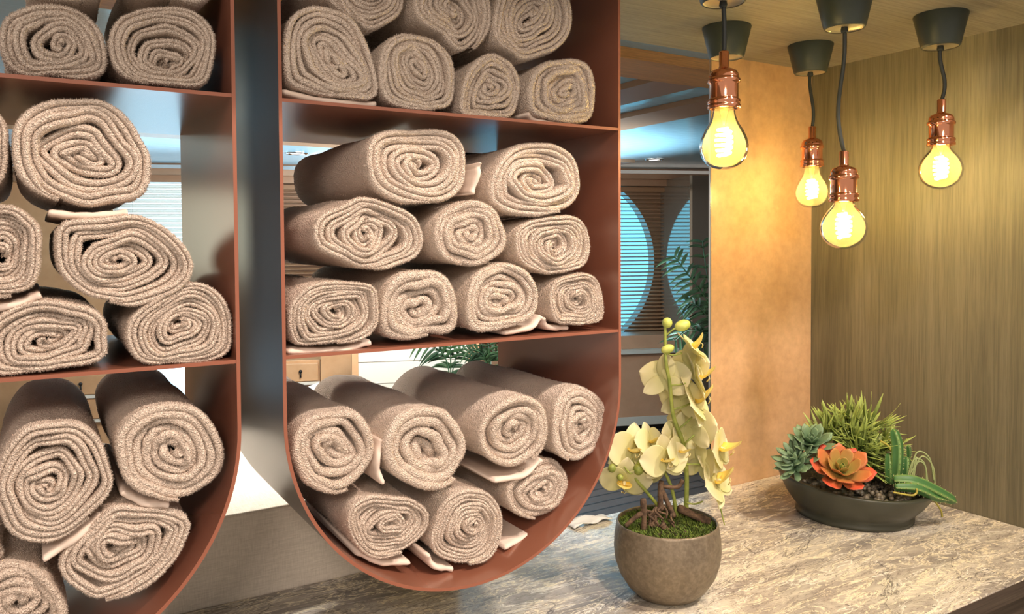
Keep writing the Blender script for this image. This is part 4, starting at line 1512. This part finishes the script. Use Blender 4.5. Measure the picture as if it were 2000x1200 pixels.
def honey_cabinet(pxa, pxb, pyt, pyb, label, n=-.32, cols=2, rows=2):
    z1_, z0_ = Zp((pxa + pxb) / 2, pyt, n), Zp((pxa + pxb) / 2, pyb, n)
    a, b = sw(pxa, 475, n)[0], sw(pxb, 475, n)[0]
    c = thing('drawer_cabinet', label, 'cabinet', F((a + b) / 2, n / 2, FLZ), 'honey coloured drawer cabinets')
    MB().box(a, b, n + .02, -.001, FLZ + .001, z1_, F).build('cabinet_body', M['cab_honey'], c, bevel=.003)
    wv, hv = (b - a) / cols, (z1_ - z0_ - .02) / rows
    for i in range(cols):
        for j in range(rows):
            x0_, y0_ = a + wv * i, z1_ - .01 - hv * (j + 1)
            d = MB().box(x0_ + .012, x0_ + wv - .012, n - .002, n + .019, y0_ + .022, y0_ + hv - .008, F).build('drawer', M['cab_honey'], c, bevel=.004)
            MB().box(x0_ + .004, x0_ + wv - .004, n - .012, n + .019, y0_ + .001, y0_ + .018, F).build('pale_lip', M['cream'], c)
            xm, zm_ = x0_ + wv / 2, y0_ + hv * .55
            kb = MB().ball(F(xm, n - .014, zm_ + .008), .011, (1, 1, 1), 10)
            kb.tube([F(xm, n - .010, zm_), F(xm, n - .012, zm_ - .03)], .005, 6)
            kb.build('knob', M['black'], d)
    return c


honey_cabinet(545, 622, 705, 800, 'honey wood drawer cabinet with black knobs seen through the right rack', cols=1)
honey_cabinet(92, 212, 728, 830, 'honey wood drawer cabinet with black knobs seen through the left rack', cols=1)
pn = MB()
pn.box(sw(623, 475, -.34)[0], sw(683, 475, -.34)[0], -.34, -.32, FLZ + .001, Zp(650, 690, -.34), F)
tag(pn.build('side_panel', M['cab_honey'], origin=F(0, 0, 0)), 'plain honey wood panel beside the drawers behind the right rack', 'panel')
wb = thing('white_board_wall', 'pale boarded partition behind the towels of the right rack, under the palm', 'partition', F(S(800), -.5, FLZ))
a, b = sw(697, 475, -.6)[0], sw(912, 475, -.6)[0]
zt_, zc_ = Zp(800, 640, -.6), Zp(800, 705, -.6)
for k in range(7):
    zz = zc_ + .13 * (1 - k)
    MB().box(a, b, -.62, -.60, zz - .13 + .004, zz, F).build('board', M['cream'], wb)
for pa, pb_ in ((684, 697), (912, 934)):
    MB().box(sw(pa, 475, -.62)[0], sw(pb_, 475, -.62)[0] - .001, -.63, -.59, FLZ + .001, zc_ + .13, F).build('post', M['cab_honey'], wb)
# white cushion heap seen behind the first bottom roll
c_ = F(sw(640, 475, -1.1)[0], -1.1, Zp(640, 775, -1.1))
cu = MB()
cu.ball(c_, .13, (1.2, 1.0, .62), 24)
cu.ball((c_[0] + .12, c_[1] - .03, c_[2] - .02), .10, (1.1, 1, .6), 20)
cu.box(c_[0] - .30, c_[0] + .30, c_[1] - .20, c_[1] + .22, FLZ + .001, c_[2] - .04)
tag(cu.build('cushion', M['white_cloth'], origin=(c_[0], c_[1], FLZ)), 'white padded seat seen between the bottom towels and the drawers', 'seat')


# palms
def frond(mb, P, n_leaf, ll, seed, droop=.4):
    P = smooth_path(P, 10)
    rg = random.Random(seed)
    mb.tube(P, .004, 5)
    N_ = len(P)
    for k in range(n_leaf):
        t_ = .12 + .88 * k / (n_leaf - 1)
        i = min(int(t_ * (N_ - 1)), N_ - 2)
        p = P[i]
        d = P[i + 1] - P[i]
        d /= np.linalg.norm(d)
        side = np.cross(d, fwd)
        side /= np.linalg.norm(side)
        for s_ in (-1, 1):
            L = ll * (1 - .5 * abs(t_ - .4)) * rg.uniform(.85, 1.1)
            dd = side * s_ + d * .75 + np.array([0, 0, -droop * .3]) + fwd * rg.uniform(-.3, .3)
            dd /= np.linalg.norm(dd)
            vs, fs = [], []
            wv = np.cross(dd, fwd)
            wv /= np.linalg.norm(wv)
            for q in range(6):
                a = q / 5
                w_ = L * .085 * math.sin(PI * (.08 + .9 * a) ** .8)
                cen = p + dd * L * a + np.array([0, 0, -droop * L * a * a])
                vs += [cen - wv * w_, cen + fwd * w_ * .5, cen + wv * w_]
            for q in range(5):
                for e in range(2):
                    fs.append((q * 3 + e, q * 3 + e + 1, (q + 1) * 3 + e + 1, (q + 1) * 3 + e))
            mb.add(vs, fs)


def wp(px, py, n):
    s_, z_ = sw(px, py, n)
    return np.array(F(s_, n, z_))


def palm(label, base, n, fr, seed):
    b = wp(*base, n)
    r = thing('potted_palm', label, 'potted plant', (b[0], b[1], FLZ))
    MB().lathe([(.0001, .001), (.08, .001), (.105, .25), (.11, .26), (.10, .26), (.095, .23), (.0001, .23)], (b[0], b[1], FLZ), 24).build('pot', M['grey'], r)
    MB().tube([(b[0], b[1], FLZ + .22), (b[0], b[1], b[2])], [.02, .012], 8).build('trunk', M['bark'], r)
    for i, f in enumerate(fr):
        mb = MB()
        frond(mb, [b] + [wp(x, y, n + dn) for x, y, dn in f[0]], f[1], f[2], seed + i)
        o = mb.build('frond', M['frond'], r)
        so = o.modifiers.new('thick', 'SOLIDIFY')
        so.thickness = .0015


palm('dark green palm in front of the tall dark cabinet, left of the tan panel', (1400, 640), -.85,
     [([(1382, 590, 0), (1350, 545, 0), (1316, 500, 0)], 12, .17), ([(1395, 590, 0), (1380, 530, 0), (1372, 470, 0)], 10, .15),
      ([(1390, 630, 0), (1365, 600, 0), (1340, 590, 0)], 9, .13), ([(1380, 650, 0), (1345, 645, 0), (1318, 665, 0)], 9, .14),
      ([(1392, 660, 0), (1372, 680, 0), (1358, 720, 0)], 8, .13)], 1)
palm('green palm in front of the pale boarded partition behind the right rack', (880, 745), -1.0,
     [([(870, 700, 0), (850, 680, 0), (815, 672, 0)], 9, .12), ([(880, 700, 0), (878, 670, 0), (868, 640, 0)], 9, .12), ([(890, 700, 0), (905, 680, 0), (925, 672, 0)], 9, .11)], 20)
palm('dark green palm right of the pale boarded partition, behind the right rack', (962, 745), -1.45,
     [([(950, 710, 0), (940, 690, 0), (918, 682, 0)], 9, .10), ([(955, 705, 0), (955, 685, 0), (950, 660, 0)], 9, .10), ([(958, 705, 0), (970, 688, 0), (985, 678, 0)], 9, .10)], 30)

# saloon ceiling with wooden beams
struct('ceiling', MB().box(-3.5, 9, YL + .05, 8.5, WT, WT + .04), M['ceil'])
bm = MB()
ya = on_z(1212, 112, WT - .03)[1]
yb = on_z(1212, 150, WT - .03)[1]
struct('trim_3', MB().box(-3, 6, min(ya, yb), max(ya, yb), WT - .03, WT - .0005), M['teak_trim'], origin=(0, ya, WT))
for i, (q0_, q1_) in enumerate([((1212, 183), (1212, 199)), ((1212, 237), (1212, 251))]):
    xa, xb = on_z(*q0_, WT - .02), on_z(*q1_, WT - .02)
    yy0 = max(ya, yb) + .001
    x1_, x2_ = sorted((xa[0], xb[0]))
    struct('trim_%d' % (4 + i), MB().box(x1_ - .04, x2_ + .05, yy0, 8.2, WT - .02, WT - .0005), M['beam'])
ya = on_z(330, 264, WT - .02)[1]
struct('trim_6', MB().box(-3, 3.0, ya - .02, ya + .12, WT - .02, WT - .0005), M['cab_brown']) if ya > 1.3 else None
for i, (px_, py_, lb) in enumerate([(1278, 311, 'lit round ceiling spotlight above the porthole blind'), (580, 299, 'lit round ceiling spotlight seen at the left inside the right rack')]):
    p = on_z(px_, py_, WT)
    d = thing('ceiling_spotlight', lb, 'spotlight', (p[0], p[1], WT), 'recessed saloon spotlights')
    MB().lathe([(.060, -.0005), (.060, -.006), (.045, -.008), (.040, -.001)], (p[0], p[1], WT), 28).build('trim_ring', M['chrome'], d)
    MB().lathe([(.0001, -.003), (.040, -.003), (.040, -.001)], (p[0], p[1], WT), 28).build('lens', M['lamp_on'], d)
